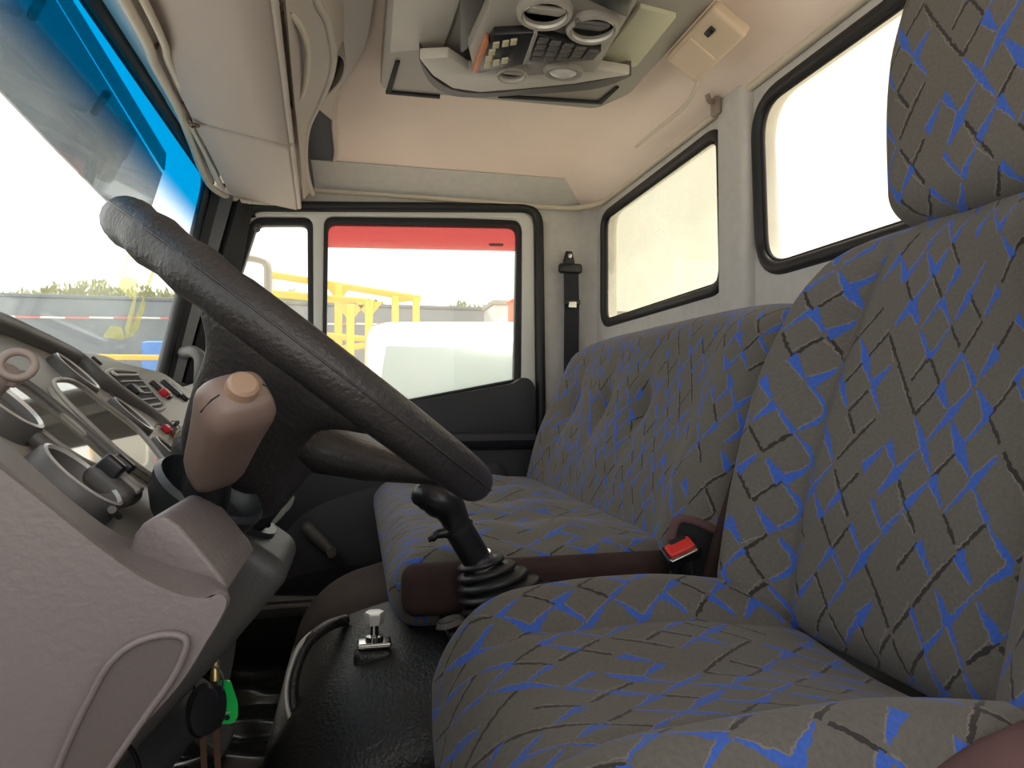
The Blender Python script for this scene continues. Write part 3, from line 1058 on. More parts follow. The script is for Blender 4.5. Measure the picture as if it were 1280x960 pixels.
# ---- seat belt on the door post
sb = thing('seat_belt', 'black seat belt hanging from anchor on the grey door post', 'seat belt', (0.63, DY-0.02, -0.1))
a0 = at(711, 326, Y=DY-0.02)
rbox('anchor_plate', (0.020, 0.006, 0.030), 0.005, 'black', Matrix.Translation(a0), sb, n=(3, 2, 4), deform=lambda a, b, c: (a*(1-0.45*sst(-0.01, 0.03, c)), b, c))
lathe('anchor_bolt', [(0.0, 0.006), (0.007, 0.005), (0.008, 0.0)], 'chrome', frame(a0+Vector((0, -0.006, 0.014)), (0, -1, 0)), sb, seg=12)
rbox('belt_guide', (0.038, 0.012, 0.016), 0.010, 'black', Matrix.Translation(a0+Vector((0.002, -0.008, -0.026))), sb, n=(4, 2, 2))
bl = [a0+Vector((0.004, -0.012, -0.03)), a0+Vector((0.006, -0.012, -0.15)), a0+Vector((0.004, -0.010, -0.40))]
loft('webbing', [[p+Vector((-0.024, 0, 0)), p+Vector((0.024, 0, 0)), p+Vector((0.024, 0.003, 0)), p+Vector((-0.024, 0.003, 0))] for p in bl], 'webbing', sb)
tg = at(715, 378, Y=DY-0.036)
rbox('belt_tongue', (0.026, 0.006, 0.008), 0.004, 'black', Matrix.Translation(tg), sb, n=(3, 2, 2))
rbox('tongue_metal', (0.013, 0.003, 0.010), 0.002, 'chrome', Matrix.Translation(tg+Vector((0.0, -0.006, -0.008))), sb, n=(3, 2, 2))

# ================================================================== ENGINE TUNNEL AND GEAR LEVER
et = thing('engine_cover', 'black grained leather engine cover hump between the seats', 'engine cover', (0.25, 1.1, FLOOR))


def hump(a, b, c, off=0.0):
    """a = x, b = Y, c = z about the centre of the hump"""
    t = sst(-0.1, 0.2, c)
    aa = a+0.035*sst(0.25, -0.28, a)*t
    zz = c-0.055*sst(-0.02, -0.33, a)*sst(-0.05, 0.2, c)-0.035*sst(0.0, -0.3, b)*sst(0, 0.2, c)+0.02*sst(-0.1, 0.3, a)*sst(0, 0.2, c)
    return (aa, b, zz)


Hc = Vector((0.247, 1.14, -0.530))
Mh = Matrix.Translation(Hc)
rbox('cover', (0.372, 0.285, 0.222), 0.125, 'leather', Mh @ Matrix.Translation((-0.014, 0, 0)), et, n=(16, 14, 6), K=8, deform=hump)
fl = [at(px, py, Y=y) for px, py, y in ((425, 776, 1.12), (402, 784, 1.08), (378, 803, 1.04), (364, 830, 1.02), (357, 865, 1.0), (363, 900, 0.98), (388, 937, 0.95), (432, 959, 0.92), (482, 977, 0.90))]
tube('cover_edging', spl(fl, 6), 0.004, 'bright', et, seg=8)
tube('cover_flange', [p+Vector((0.008, 0.008, -0.002)) for p in spl(fl, 6)], 0.009, 'leather', et, seg=8)
# hexagonal pull with its latch
lt0 = at(468, 790, Y=1.00)
la = thing('cover_latch', 'silver hexagonal latch bolt on top of the engine cover', 'latch', lt0)
lathe('bolt_head', [(0.0, 0.030), (0.0135, 0.029), (0.015, 0.026), (0.013, 0.012), (0.0, 0.011)], 'bright', frame(lt0, (0, 0, 1)), la, seg=6)
lathe('bolt_shank', [(0.006, 0.012), (0.006, -0.004), (0.012, -0.005), (0.013, -0.012), (0.006, -0.013), (0.006, -0.03)], 'chrome', frame(lt0, (0, 0, 1)), la, seg=14)
rbox('latch_plate', (0.024, 0.014, 0.004), 0.003, 'chrome', Matrix.Translation(lt0+Vector((0.0, 0.0, -0.016))), la, n=(3, 3, 2))
rbox('latch_cup', (0.027, 0.018, 0.014), 0.010, 'leather', Matrix.Translation(lt0+Vector((-0.002, 0.0, -0.036))), la, n=(3, 3, 2))
# cloth over the far half of the tunnel
cv = thing('tunnel_cloth', 'dark brown cloth draped over the far side of the engine cover', 'cloth', (0.2, 1.3, FLOOR))


def hump2(a, b, c):
    a2, b2, c2 = hump(a, b, c)
    wob = 0.008*math.sin(9*a+14*b)+0.006*math.sin(23*b-8*a+c*17)
    return (a2-0.012+wob*0.4, b2, c2+0.016+wob)


rbox('cloth', (0.362, 0.165, 0.226), 0.11, 'cloth', Matrix.Translation(Hc+Vector((-0.004, 0.148, 0.004))), cv, n=(16, 10, 8), K=8, deform=hump2)

gl = thing('gear_lever', 'black gear lever with ribbed rubber boot beside the bench seat', 'gear lever', at(628, 752, Y=0.94))
g_b, g_t = at(626, 748, Y=0.95), at(598, 706, Y=0.93)
ga = (at(560, 650, Y=0.925)-g_b).normalized()
# boot: tilted stack of pleats
prof = []
ctr = [at(*p, Y=0.94) for p in ((638, 752), (628, 741), (620, 730), (611, 718), (604, 708), (597, 698))]
rr = [(0.066, 0.058), (0.060, 0.050), (0.052, 0.042), (0.043, 0.032), (0.034, 0.022)]
rings = []
upv = Vector((-0.25, 0.05, 0.95)).normalized()
for i, (ro, ri) in enumerate(rr):
    c0_, c1_ = ctr[i], ctr[i+1]
    for t, r_ in ((0.0, ri*1.0), (0.15, ro*0.96), (0.40, ro), (0.62, ro*0.97), (0.85, ri*0.92)):
        c_ = c0_.lerp(c1_, t)
        fr_ = frame(c_, upv)
        rings.append([fr_ @ Vector((r_*math.cos(k*math.pi/14), r_*0.8*math.sin(k*math.pi/14), 0)) for k in range(28)])
loft('boot', rings, 'rubber', gl, angle=80)
s0, s1 = at(600, 706, Y=0.94), at(570, 655, Y=0.935)
tube('collar', [s0+(s1-s0)*-0.1, s0+(s1-s0)*0.16], 0.023, 'chrome', gl, seg=16)
sh = tube('shaft', spl([s0, s0.lerp(s1, 0.5), s1], 4), 0.0205, 'black', gl, seg=16)
tube('shaft_ring', [s1.lerp(s0, 0.12), s1.lerp(s0, 0.05)], 0.0225, 'rubber', gl, seg=16)
k0 = [at(*p, Y=0.935) for p in ((572, 659), (567, 645), (559, 632), (547, 624), (533, 621), (522, 623), (515, 626))]
kr = [v.x for v in spl([Vector((r_, 0, 0)) for r_ in (0.0185, 0.0200, 0.0235, 0.0250, 0.0215, 0.0150, 0.004)], 5)]
tube('knob', spl(k0, 5), kr, 'black', gl, seg=18, up=(0, 1, 0))
tz = [at(*p, Y=0.93) for p in ((566, 664), (556, 666), (546, 668), (540, 673), (535, 675))]
tube('splitter_switch', spl(tz, 4), [0.007]*8+[0.006]*5+[0.004]*4, 'black', gl, seg=8)
rbox('boot_plate', (0.085, 0.06, 0.008), 0.006, 'leather', frame(at(626, 758, Y=0.95), upv), gl, n=(4, 4, 2))
lathe('plate_ring', [(0.013, -0.004), (0.016, 0.002), (0.020, -0.004)], 'charcoal', frame(at(562, 776, Y=0.90), upv), gl, seg=18)

# ================================================================== STEERING
ct = math.cos(math.radians(37.6))
st = math.sin(math.radians(37.6))
WC = at(391, 451, Y=0.66)
su, sn = Vector((ct, 0, -st)), Vector((st, 0, ct))       # wheel: towards driver / up out of the wheel
Mw = Matrix(((su.x, 0, sn.x, WC.x), (su.y, 1, sn.y, WC.y), (su.z, 0, sn.z, WC.z), (0, 0, 0, 1)))
if Mw.to_3x3().determinant() < 0:
    pass


def wl(u, v, n):
    return WC+su*u+Vector((0, v, 0))+sn*n


sw = thing('steering_wheel', 'black leather grained steering wheel seen edge on', 'steering wheel', wl(0, 0, -0.12))
RW = 0.187
rim = []
rads = []
for k in range(96):
    a = 2*math.pi*k/96
    rim.append(wl(RW*math.cos(a), RW*math.sin(a), 0))
    rads.append(0.0185+0.0012*math.sin(a*24)*(1 if math.cos(a) < -0.2 else 0))
tube('rim', rim, rads, 'wheel', sw, seg=18, closed=True, up=sn)
out_ = []
for k in range(96):
    a = 2*math.pi*k/96
    out_.append(wl((RW+0.0183)*math.cos(a), (RW+0.0183)*math.sin(a), 0.003))
tube('rim_seam', out_, 0.0009, 'wheel', sw, seg=6, closed=True, up=sn)


# broad side spokes (near and far), dished down to the hub: sections given as (u_left, u_right, v, n)
def blade(name, secs, th):
    rings = []
    for (ua, ub, v, n_), t, f_ in zip(secs, th, (1.0, 1.0, 0.9, 0.6, 0.25, 0.0)):
        rg = []
        for k in range(24):
            a = 2*math.pi*k/24
            ca, sa = math.cos(a), math.sin(a)
            u_ = (ua+ub)/2+(ub-ua)/2*math.copysign(abs(ca)**0.6, ca)
            vo = -math.copysign(f_*(RW-math.sqrt(RW*RW-u_*u_)), v)
            rg.append(wl(u_, v+vo+t*math.copysign(abs(sa)**0.8, sa)*0.8, n_+t*math.copysign(abs(sa)**0.8, sa)*0.6*(-1 if v > 0 else 1)))
        rings.append(rg)
    # smooth along the sweep
    out = []
    for k in range(24):
        out.append(spl([r[k] for r in rings], 4))
    m_ = len(out[0])
    return loft(name, [[out[k][i] for k in range(24)] for i in range(m_)], 'wheel', sw, angle=80)


for s_ in (-1, 1):
    blade('spoke', [(-0.090, 0.105, s_*0.187, 0.0), (-0.070, 0.080, s_*0.180, -0.014), (-0.050, 0.048, s_*0.160, -0.034), (-0.044, 0.046, s_*0.125, -0.066), (-0.036, 0.055, s_*0.090, -0.098), (-0.030, 0.060, s_*0.05, -0.115)], [0.010, 0.012, 0.014, 0.018, 0.022, 0.024])
# lower spoke towards the driver
blade_l = [(0.030, -0.062), (0.070, -0.052), (0.110, -0.036), (0.145, -0.018), (0.172, -0.004)]
rings = []
for (u_, n_), hw, th in zip(blade_l, (0.100, 0.092, 0.082, 0.078, 0.085), (0.030, 0.027, 0.022, 0.016, 0.010)):
    rg = []
    for k in range(24):
        a = 2*math.pi*k/24
        ca, sa = math.cos(a), math.sin(a)
        rg.append(wl(u_+th*math.copysign(abs(sa)**0.8, sa)*0.35, hw*math.copysign(abs(ca)**0.65, ca), n_+th*math.copysign(abs(sa)**0.8, sa)))
    rings.append(rg)
loft('lower_spoke', rings, 'wheel', sw, angle=80)
rbox('hub', (0.052, 0.098, 0.048), 0.034, 'wheel', Mw @ Matrix.Translation((0.010, 0, -0.092)), sw, n=(6, 6, 4), K=5)
rbox('hub_boss', (0.044, 0.055, 0.036), 0.03, 'blackmatt', Mw @ Matrix.Translation((0.018, 0, -0.128)), sw, n=(4, 4, 4), K=5)
rbox('horn_pad', (0.045, 0.075, 0.016), 0.012, 'wheel', Mw @ Matrix.Translation((0.0, 0, -0.046)), sw, n=(4, 5, 2), K=4)

# steering column
sc = thing('steering_column', 'dark grey plastic steering column shroud under the wheel', 'steering column', wl(0.03, 0, -0.45))


def d_col(a, b, c):
    t = sst(-0.16, 0.16, c)
    aa = a+0.012*sst(0.0, 0.07, a)*t
    return (aa*(0.86+0.14*t), b*(0.8+0.2*t), c-0.03*sst(0.02, -0.07, a)*sst(0.1, 0.16, c))


rbox('shroud', (0.056, 0.062, 0.165), 0.016, 'charcoal', Mw @ Matrix.Translation((0.034, -0.012, -0.312)), sc, n=(6, 6, 10), K=4, deform=d_col)
lathe('collar', [(0.040, -0.010), (0.052, -0.006), (0.058, 0.004), (0.057, 0.010), (0.050, 0.011), (0.044, 0.002), (0.036, -0.004)], 'rubber', frame(wl(0.014, -0.01, -0.152), sn, su), sc, seg=30)
# pale adjusting lever on the far side
lv = spl([at(332, 652, Y=0.72), at(342, 636, Y=0.74), at(358, 617, Y=0.76)], 5)
tube('adjusting_lever', lv, [0.010, 0.011, 0.012, 0.013, 0.014, 0.014, 0.015, 0.015, 0.014, 0.012, 0.008], 'lever', sc, seg=12, flat=0.6)
lathe('lever_ring', [(0.020, -0.003), (0.024, 0.0), (0.020, 0.003), (0.017, 0.0)], 'lever', frame(at(318, 650, Y=0.69), Vector((-0.3, -0.5, 0.8))), sc, seg=20, closed=True)

# indicator stalk
is_ = thing('indicator_stalk', 'beige indicator stalk with round end button beside the steering wheel', 'stalk', at(255, 635, Y=0.50))
sA, sB = at(250, 632, Y=0.52), at(303, 484, Y=0.405)
axs = (sB-sA).normalized()
Ms = frame(sA, axs, (1, -0.25, 0)) @ Matrix.Rotation(math.radians(38), 4, 'Z')
Ls = (sB-sA).length
gp = [(0.30, 0.0125), (0.335, 0.0152), (0.40, 0.0172), (0.50, 0.0178), (0.62, 0.0184), (0.74, 0.0194), (0.85, 0.0206), (0.89, 0.0204), (0.925, 0.0188), (0.96, 0.0160), (0.985, 0.0122)]
rings = []
for t, r_ in gp:
    rg = []
    for k in range(32):
        a = 2*math.pi*k/32
        ca, sa = math.cos(a), math.sin(a)
        e = 0.55
        rg.append(Ms @ Vector((r_*math.copysign(abs(ca)**e, ca), r_*0.86*math.copysign(abs(sa)**e, sa), t*Ls)))
    rings.append(rg)
gr = loft('grip', rings, 'stalk', is_, angle=80)
lathe('end_button', [(0.0, 0.009), (0.0068, 0.0085), (0.0086, 0.0068), (0.0094, 0.002), (0.0098, -0.006)], 'button', frame(Ms @ Vector((0, 0, 0.975*Ls)), axs), gr, seg=24)
for s in (-1, 1):
    tube('parting_line', [Ms @ Vector((s*0.0124, 0.0, 0.984*Ls)), Ms @ Vector((s*0.0162, 0.0, 0.960*Ls)), Ms @ Vector((s*0.0206, 0.0, 0.890*Ls))], 0.0005, 'blackmatt', gr, seg=6)
tube('stalk_shaft', [Ms @ Vector((0, 0, -0.1*Ls)), Ms @ Vector((0, 0, 0.33*Ls))], [0.022, 0.0130], 'black', is_, seg=20)
lathe('stalk_bowl', [(0.020, -0.014), (0.030, -0.012), (0.038, 0.0), (0.041, 0.014), (0.038, 0.018), (0.035, 0.014), (0.031, 0.002), (0.022, -0.004)], 'rubber', frame(at(250, 632, Y=0.53), Vector((0.55, -0.2, 0.85)), su), is_, seg=30)

# keys hanging from the ignition
kb = thing('key_bunch', 'ignition key with black fobs and strap hanging under the column', 'keys', at(262, 920, Y=0.60))
k1 = at(268, 822, Y=0.62)
tube('ignition_key', [k1+Vector((-0.004, 0.02, 0.008)), k1, k1+Vector((0.001, -0.004, -0.018))], 0.004, 'gold', kb, seg=8)
rg = frame(at(261, 857, Y=0.61), Vector((0.5, -0.8, 0.1)))
tube('key_ring', [rg @ Vector((0.012*math.cos(a), 0.015*math.sin(a), 0)) for a in np.linspace(0, 2*math.pi, 28, endpoint=False)], 0.0009, 'chrome', kb, seg=6, closed=True)
lathe('key_fob', [(0.0, 0.006), (0.019, 0.005), (0.022, 0.0), (0.019, -0.005), (0.0, -0.006)], 'black', frame(at(253, 888, Y=0.60), Vector((0.6, -0.8, 0.0)), (0, 0, 1)), kb, seg=26, sx=1.0, sy=0.62)
lathe('key_fob', [(0.0, 0.005), (0.018, 0.004), (0.021, 0.0), (0.018, -0.004), (0.0, -0.005)], 'black', frame(at(266, 884, Y=0.612), Vector((0.8, -0.6, 0.0)), (0, 0, 1)), kb, seg=26, sx=1.0, sy=0.62)
for px, dd in ((253, 0), (270, 0.006)):
    loft('strap', [[at(px+dx+ddx, py, Y=0.605+dd+dyy) for dx, dyy in ((-4, 0), (4, 0), (4, 0.003), (-4, 0.003))] for py, ddx in ((905, -1), (930, 1), (955, 2), (985, 4))], 'strap', kb)
kt = thing('key_tag', 'bright green plastic key tag hanging beside black fobs', 'key tag', at(283, 900, Y=0.625))
tagp = rpoly([(268, 853), (287, 851), (297, 880), (297, 898), (290, 905), (277, 905), (276, 880)], [4, 4, 5, 4, 4, 2, 4], 3)
prism('tag_body', tagp, lambda a, b, t: at(a, b, Y=0.625)+Vector((0, t, 0)), 0.003, 'green', kt)
lathe('tag_hole', [(0.0, 0.0006), (0.0022, 0.0006), (0.0024, 0.0)], 'blackmatt', frame(at(284, 897, Y=0.6248), (0, -1, 0)), kt, seg=12)
tube('tag_groove', [at(279, 892, Y=0.6235), at(288, 890, Y=0.6235)], 0.0006, 'lens', kt, seg=6)

# pedal and floor hardware under the column
pdl = thing('clutch_pedal', 'dark pedal arm hanging below the steering column', 'pedal', at(280, 900, Y=0.9))
loft('pedal_arm', [[at(px+dx, py, Y=0.92+dyy) for dx, dyy in ((-9, 0), (9, 0), (9, 0.02), (-9, 0.02))] for px, py in ((290, 770), (284, 820), (276, 860), (270, 905))], 'charcoal', pdl)
rbox('pedal_pad', (0.03, 0.035, 0.008), 0.006, 'rubber', frame(at(262, 915, Y=0.92), Vector((0.7, 0, 0.7))), pdl, n=(3, 3, 2))
lo_ = rbox('column_housing', (0.045, 0.05, 0.05), 0.02, 'doorcard', frame(at(180, 905, Y=0.74), sn, su), None, n=(4, 4, 4))
tag(lo_, 'dark grey housing low in the driver footwell behind the keys', 'housing')
cb = tube('floor_cable', spl([at(160, 930, Y=0.55), at(170, 945, Y=0.56), at(176, 968, Y=0.57)], 5), 0.0022, 'chrome', None, seg=8)
tag(cb, 'thin bright cable low in the driver footwell', 'cable')

# ================================================================== DASHBOARD
da = thing('dashboard', 'grey plastic dashboard with raised instrument binnacle', 'dashboard', (-0.35, 1.0, FLOOR))
un = math.radians(43.5)
du, dn = Vector((math.cos(un), 0, -math.sin(un))), Vector((math.sin(un), 0, math.cos(un)))
# centre part: long extruded profile
pr = [(-0.575, 0.035), (-0.50, 0.055), (-0.425, 0.072), (-0.402, 0.068), (-0.385, 0.052), (-0.245, -0.080), (-0.235, -0.105), (-0.25, -0.36), (-0.50, -0.40), (-0.575, -0.40)]
secs = []
for y, dx, dz in ((0.34, 0, 0.0), (0.9, 0, 0.0), (1.25, -0.004, 0.0), (1.38, -0.02, -0.004), (1.50, -0.05, -0.012), (1.75, -0.06, -0.024), (2.0, -0.055, -0.04)):
    ring = []
    for i, (x, z) in enumerate(pr):
        k = 0 if i in (0, 9, 8) else (0.3 if i in (1, 2) else 1.0)
        ring.append(Vector((x+dx*k, y, z+dz)))
    secs.append(ring)
loft('body', secs, 'dash', da, angle=35)

# binnacle plane: dn . p = -0.16 - 0.1 (Y - 0.48)
CN = (dn+Vector((0, 0.10, 0)))
CK = -0.16+0.048
CNu = CN.normalized()


def cl(px, py, lift=0.0):
    return onplane(px, py, CN, CK+lift)


# binnacle block: face polygon on the plane, pushed down into the dash
face = [cl(*p, lift=-0.006) for p in ((-60, 430), (20, 408), (75, 436), (125, 474), (170, 510), (240, 575), (225, 640), (170, 678), (60, 610), (-60, 520))]
fc2 = [p-CNu*0.09 for p in face]
n_ = len(face)
mk('binnacle', face+fc2, [tuple(range(n_)), tuple(range(n_, 2*n_))]+[(k, (k+1) % n_, n_+(k+1) % n_, n_+k) for k in range(n_)], 'dash', da, bevel=0.006)
# raised dark rim sweeping down its right side
rp = [cl(*p) for p in ((-40, 392), (0, 405), (30, 418), (57, 430), (94, 449), (122, 474), (150, 494), (187, 520), (216, 545), (245, 575))]
tube('binnacle_rim', spl(rp, 6), 0.0095, 'dashdark', da, seg=14, flat=1.3, up=CNu)
rp2 = [cl(*p, lift=0.004) for p in ((-40, 520), (0, 548), (40, 580), (85, 622), (130, 658), (170, 680))]


def gauge(px, py, r, h=0.018, mt='dashdark', extra=0.0, rimc='bright'):
    c = cl(px, py)
    f4 = frame(c-CNu*0.008, CNu, du)
    g = lathe('gauge_ring', [(r*0.80, 0.0), (r*0.83, h*0.6), (r*0.88, h), (r*0.94, h*1.06), (r, h*0.9), (r*1.04, 0.0)], mt, f4, da, seg=36, closed=True)
    lathe('ring_edge', [(r*0.85, h*0.98), (r*0.89, h*1.13), (r*0.955, h*1.08), (r*0.92, h*0.95)], rimc, f4, g, seg=36, closed=True)
    lathe('dial', [(0.0, 0.006), (r*0.82, 0.006), (r*0.82, 0.0), (0.0, 0.0)], 'glassdark', f4, g, seg=30)
    tube('needle', [f4 @ Vector((0, 0, 0.0085)), f4 @ Vector((r*0.5, -r*0.35, 0.0085))], 0.0012, 'black', g, seg=6)
    return g


gauge(93, 605, 0.031, 0.015)
gauge(-6, 509, 0.030, 0.015)
gauge(93, 468, 0.031, 0.013)
gauge(163, 521, 0.031, 0.013)
gauge(215, 570, 0.031, 0.013)
# two large lens-shaped instrument glasses
for nm, pts in (('left', ((6, 486), (10, 479), (24, 476), (60, 503), (100, 537), (148, 579), (143, 584), (114, 582), (76, 560), (42, 533), (14, 503))),
                ('right', ((66, 479), (80, 475), (100, 482), (140, 512), (178, 543), (212, 588), (210, 601), (195, 599), (150, 567), (110, 530), (80, 500)))):
    lp = spl([cl(*p, lift=0.001) for p in pts], 5, closed=True)
    n_ = len(lp)
    g = mk('instrument_glass', lp+[p-CNu*0.006 for p in lp], [tuple(range(n_)), tuple(range(n_, 2*n_))]+[(k, (k+1) % n_, n_+(k+1) % n_, n_+k) for k in range(n_)], 'glassdark', da, smooth=False)
    tube('glass_rim', [p+CNu*0.001 for p in lp], 0.0022, 'dash', g, seg=8, closed=True)
tube('lower_rib', spl([cl(*p, lift=0.001) for p in ((-14, 498), (18, 525), (48, 551), (88, 580), (126, 602))], 5), 0.0055, 'dashdark', da, seg=8)
tube('glass_divider', spl([cl(*p, lift=0.003) for p in ((22, 471), (60, 499), (100, 532), (146, 574), (154, 585))], 5), 0.0035, 'dashdark', da, seg=8)

# phone clip style bracket on the binnacle
br = cl(142, 607, lift=0.006)
fb = frame(br, CNu, du)
bk2 = rbox('bracket', (0.018, 0.020, 0.008), 0.007, 'charcoal', fb, da, n=(4, 4, 2))
for s in (-1, 1):
    rbox('bracket_prong', (0.008, 0.005, 0.007), 0.003, 'black', fb @ Matrix.Translation((-0.008, s*0.013, 0.010)), bk2, n=(2, 2, 2))
rbox('bracket_tongue', (0.012, 0.007, 0.003), 0.002, 'console', fb @ Matrix.Translation((0.004, 0.0, 0.008)), bk2, n=(2, 2, 2))
tube('bracket_post', [cl(140, 637, lift=0.010), cl(149, 645, lift=0.002)], 0.0025, 'charcoal', da, seg=8)

# centre panel: recessed plate, vent, switches  (plane dn . p = -0.218)
PK = -0.2185


def cp(px, py, lift=0.0):
    return onplane(px, py, dn, PK+lift)


pl_ = rpoly([(104, 447), (150, 452), (205, 466), (240, 492), (262, 520), (250, 560), (228, 575), (190, 548), (150, 510), (118, 478)], [8]*10, 3)
pts = [cp(a, b, 0.0015) for a, b in pl_]
n_ = len(pts)
mk('centre_plate', pts+[p-dn*0.02 for p in pts], [tuple(range(n_)), tuple(range(n_, 2*n_))]+[(k, (k+1) % n_, n_+(k+1) % n_, n_+k) for k in range(n_)], 'dash', da, bevel=0.002)
vb = rpoly([(132, 466), (140, 462), (168, 464), (207, 508), (200, 513), (180, 512)], [4]*6, 3)
pts = [cp(a, b, 0.004) for a, b in vb]
n_ = len(pts)
vent = mk('air_vent', pts+[p-dn*0.012 for p in pts], [tuple(range(n_)), tuple(range(n_, 2*n_))]+[(k, (k+1) % n_, n_+(k+1) % n_, n_+k) for k in range(n_)], 'blackmatt', da)
tube('vent_frame', [p for p in pts], 0.0032, 'dash', vent, seg=8, closed=True)
for i in range(6):
    t = i/5
    a_, b_ = (144+t*38, 469+t*39), (172+t*28, 469+t*36)
    tube('vent_slat', [cp(*a_, lift=0.006), cp(*b_, lift=0.006)], 0.0013 if i not in (0, 5) else 0.0022, 'dash', vent, seg=6, flat=1.3, up=dn)
rbox('vent_tab', (0.010, 0.012, 0.006), 0.003, 'black', frame(cp(168, 488, 0.010), dn, du), vent, n=(2, 2, 2))
lathe('vent_wheel', [(0.0, 0.004), (0.005, 0.003), (0.005, 0.0)], 'bright', frame(cp(142, 468, 0.006), dn, du), vent, seg=12)
for px, py, mt in ((200, 489, 'black'), (213, 487, 'black'), (222, 492, 'black')):
    rk = rbox('rocker_switch', (0.021, 0.011, 0.008), 0.004, mt, frame(cp(px, py, 0.002), dn, du), da, n=(3, 2, 2))
rbox('switch_lens', (0.007, 0.010, 0.006), 0.003, 'redlens', frame(cp(206, 491, 0.012), dn, du), da, n=(3, 2, 2))
for px, py in ((197, 531), (206, 528), (216, 527)):
    tube('switch_outline', [cp(px+a, py+b, 0.002) for a, b in ((-3, 3), (-1, -1), (4, 0), (12, 12))], 0.0008, 'charcoal', da, seg=6)
rbox('warning_switch', (0.0065, 0.008, 0.004), 0.002, 'redlens', frame(cp(209, 536, 0.006), dn, du), da, n=(2, 2, 2))
tube('toggle', [cp(217, 534, 0.004), cp(222, 528, 0.02)], 0.003, 'black', da, seg=8)
lathe('knob', [(0.0, 0.016), (0.008, 0.015), (0.010, 0.0)], 'gold', frame(cp(222, 548, 0.004), dn, du), da, seg=16)
tube('panel_seam', spl([cp(*p, lift=0.003) for p in ((102, 444), (112, 462), (128, 480), (150, 505), (180, 536))], 4), 0.0012, 'charcoal', da, seg=6)
rbox('panel_slot', (0.008, 0.003, 0.002), 0.001, 'blackmatt', frame(cp(121, 451, 0.003), dn, du), da, n=(2, 2, 2))

# knee panel at the driver's door end of the dash
kp = [(-330, 345), (-160, 452), (0, 580), (70, 636), (135, 688), (185, 722), (230, 741), (262, 745), (278, 740), (287, 749), (281, 768), (262, 800), (225, 858), (160, 930), (110, 990), (60, 1060), (-330, 1060)]
kf = [(-330, 318), (-160, 424), (0, 547), (58, 598), (108, 640), (150, 668), (200, 686), (240, 700), (268, 717), (284, 734), (280, 756), (262, 792), (226, 850), (162, 920), (112, 980), (62, 1050), (-330, 1050)]
near = [at(a, b, Y=0.355) for a, b in kp]
far = [at(a, b, Y=0.430) for a, b in kf]
cx_, cz_ = sum(p.x for p in near)/len(near), sum(p.z for p in near)/len(near)
near2 = [Vector((p.x+(cx_-p.x)*0.05, 0.352, p.z+(cz_-p.z)*0.05)) for p in near]
near3 = [Vector((p.x+(cx_-p.x)*0.016, 0.352, p.z+(cz_-p.z)*0.016)) for p in near]
near4 = [Vector((p.x+(cx_-p.x)*0.003, 0.357, p.z+(cz_-p.z)*0.003)) for p in near]
near25 = [a.lerp(b, 0.5) for a, b in zip(near2, near3)]
rk_ = [near2, near25, near3, near4, [a.lerp(b, 0.12) for a, b in zip(near, far)], [a.lerp(b, 0.6) for a, b in zip(near, far)], far]
# resample each ring smoothly
rk_ = [[p for p in spl(r[:16], 4)]+[r[16]] for r in rk_]
loft('knee_panel', rk_, 'knee', da, angle=75)
# recessed pocket on its face, with a soft raised border
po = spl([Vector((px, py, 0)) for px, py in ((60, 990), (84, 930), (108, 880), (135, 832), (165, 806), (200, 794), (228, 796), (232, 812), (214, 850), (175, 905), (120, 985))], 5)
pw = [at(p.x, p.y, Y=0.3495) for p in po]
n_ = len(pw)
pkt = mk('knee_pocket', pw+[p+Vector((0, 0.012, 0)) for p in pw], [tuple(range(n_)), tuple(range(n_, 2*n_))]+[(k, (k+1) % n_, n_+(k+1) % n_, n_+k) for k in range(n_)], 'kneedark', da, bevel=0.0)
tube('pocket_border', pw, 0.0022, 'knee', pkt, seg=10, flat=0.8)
# lug of the dash that carries the column
lugp = [(168, 668), (178, 655), (192, 646), (205, 645), (222, 656), (250, 688), (276, 720), (286, 738), (240, 770), (150, 720)]
l1 = [at(a, b, Y=0.400) for a, b in lugp]
l2 = [Vector((p.x, 0.50, p.z)) for p in l1]
n_ = len(l1)
mk('column_lug', l1+l2, [tuple(range(n_)), tuple(range(n_, 2*n_))]+[(k, (k+1) % n_, n_+(k+1) % n_, n_+k) for k in range(n_)], 'knee', da, bevel=0.014, bseg=5)

# ring-ended stalk poking up at the left
rh = thing('ring_hook', 'mauve plastic ring-ended lever in front of the instrument glass', 'lever', at(5, 490, Y=0.44))
rc = at(22, 456, Y=0.44)
rf = frame(rc, Vector((0.25, -0.85, 0.35)))
tube('ring', [rf @ Vector((0.0082*math.cos(a), 0.0082*math.sin(a), 0)) for a in np.linspace(0, 2*math.pi, 30, endpoint=False)], 0.0023, 'ringhook', rh, seg=10, closed=True, flat=1.0)
tube('shank', spl([at(15, 463, Y=0.44), at(6, 472, Y=0.442), at(-8, 486, Y=0.446), at(-30, 510, Y=0.45)], 4), 0.0055, 'ringhook', rh, seg=10)
rbox('shank_pad', (0.006, 0.008, 0.004), 0.003, 'ringhook', frame(at(14, 472, Y=0.446), Vector((0.2, -0.3, 1))), rh, n=(2, 2, 2))

# ------------------------------------------------------------------ grab handle on the far pillar
gh = thing('grab_handle', 'grey plastic grab handle on the far windscreen pillar', 'handle', at(245, 480, Y=1.93))
hpth = [at(px, py, Y=y) for px, py, y in ((229, 441, 1.98), (233, 440, 1.93), (243, 440, 1.90), (250, 447, 1.89), (251, 460, 1.89), (250, 480, 1.90), (248, 505, 1.92))]
tube('grip', spl(hpth, 5), 0.016, 'dashdark', gh, seg=8)

# ================================================================== OVERHEAD FRONT: visors, shelf
Zv0, Zv1 = 0.55, 0.514


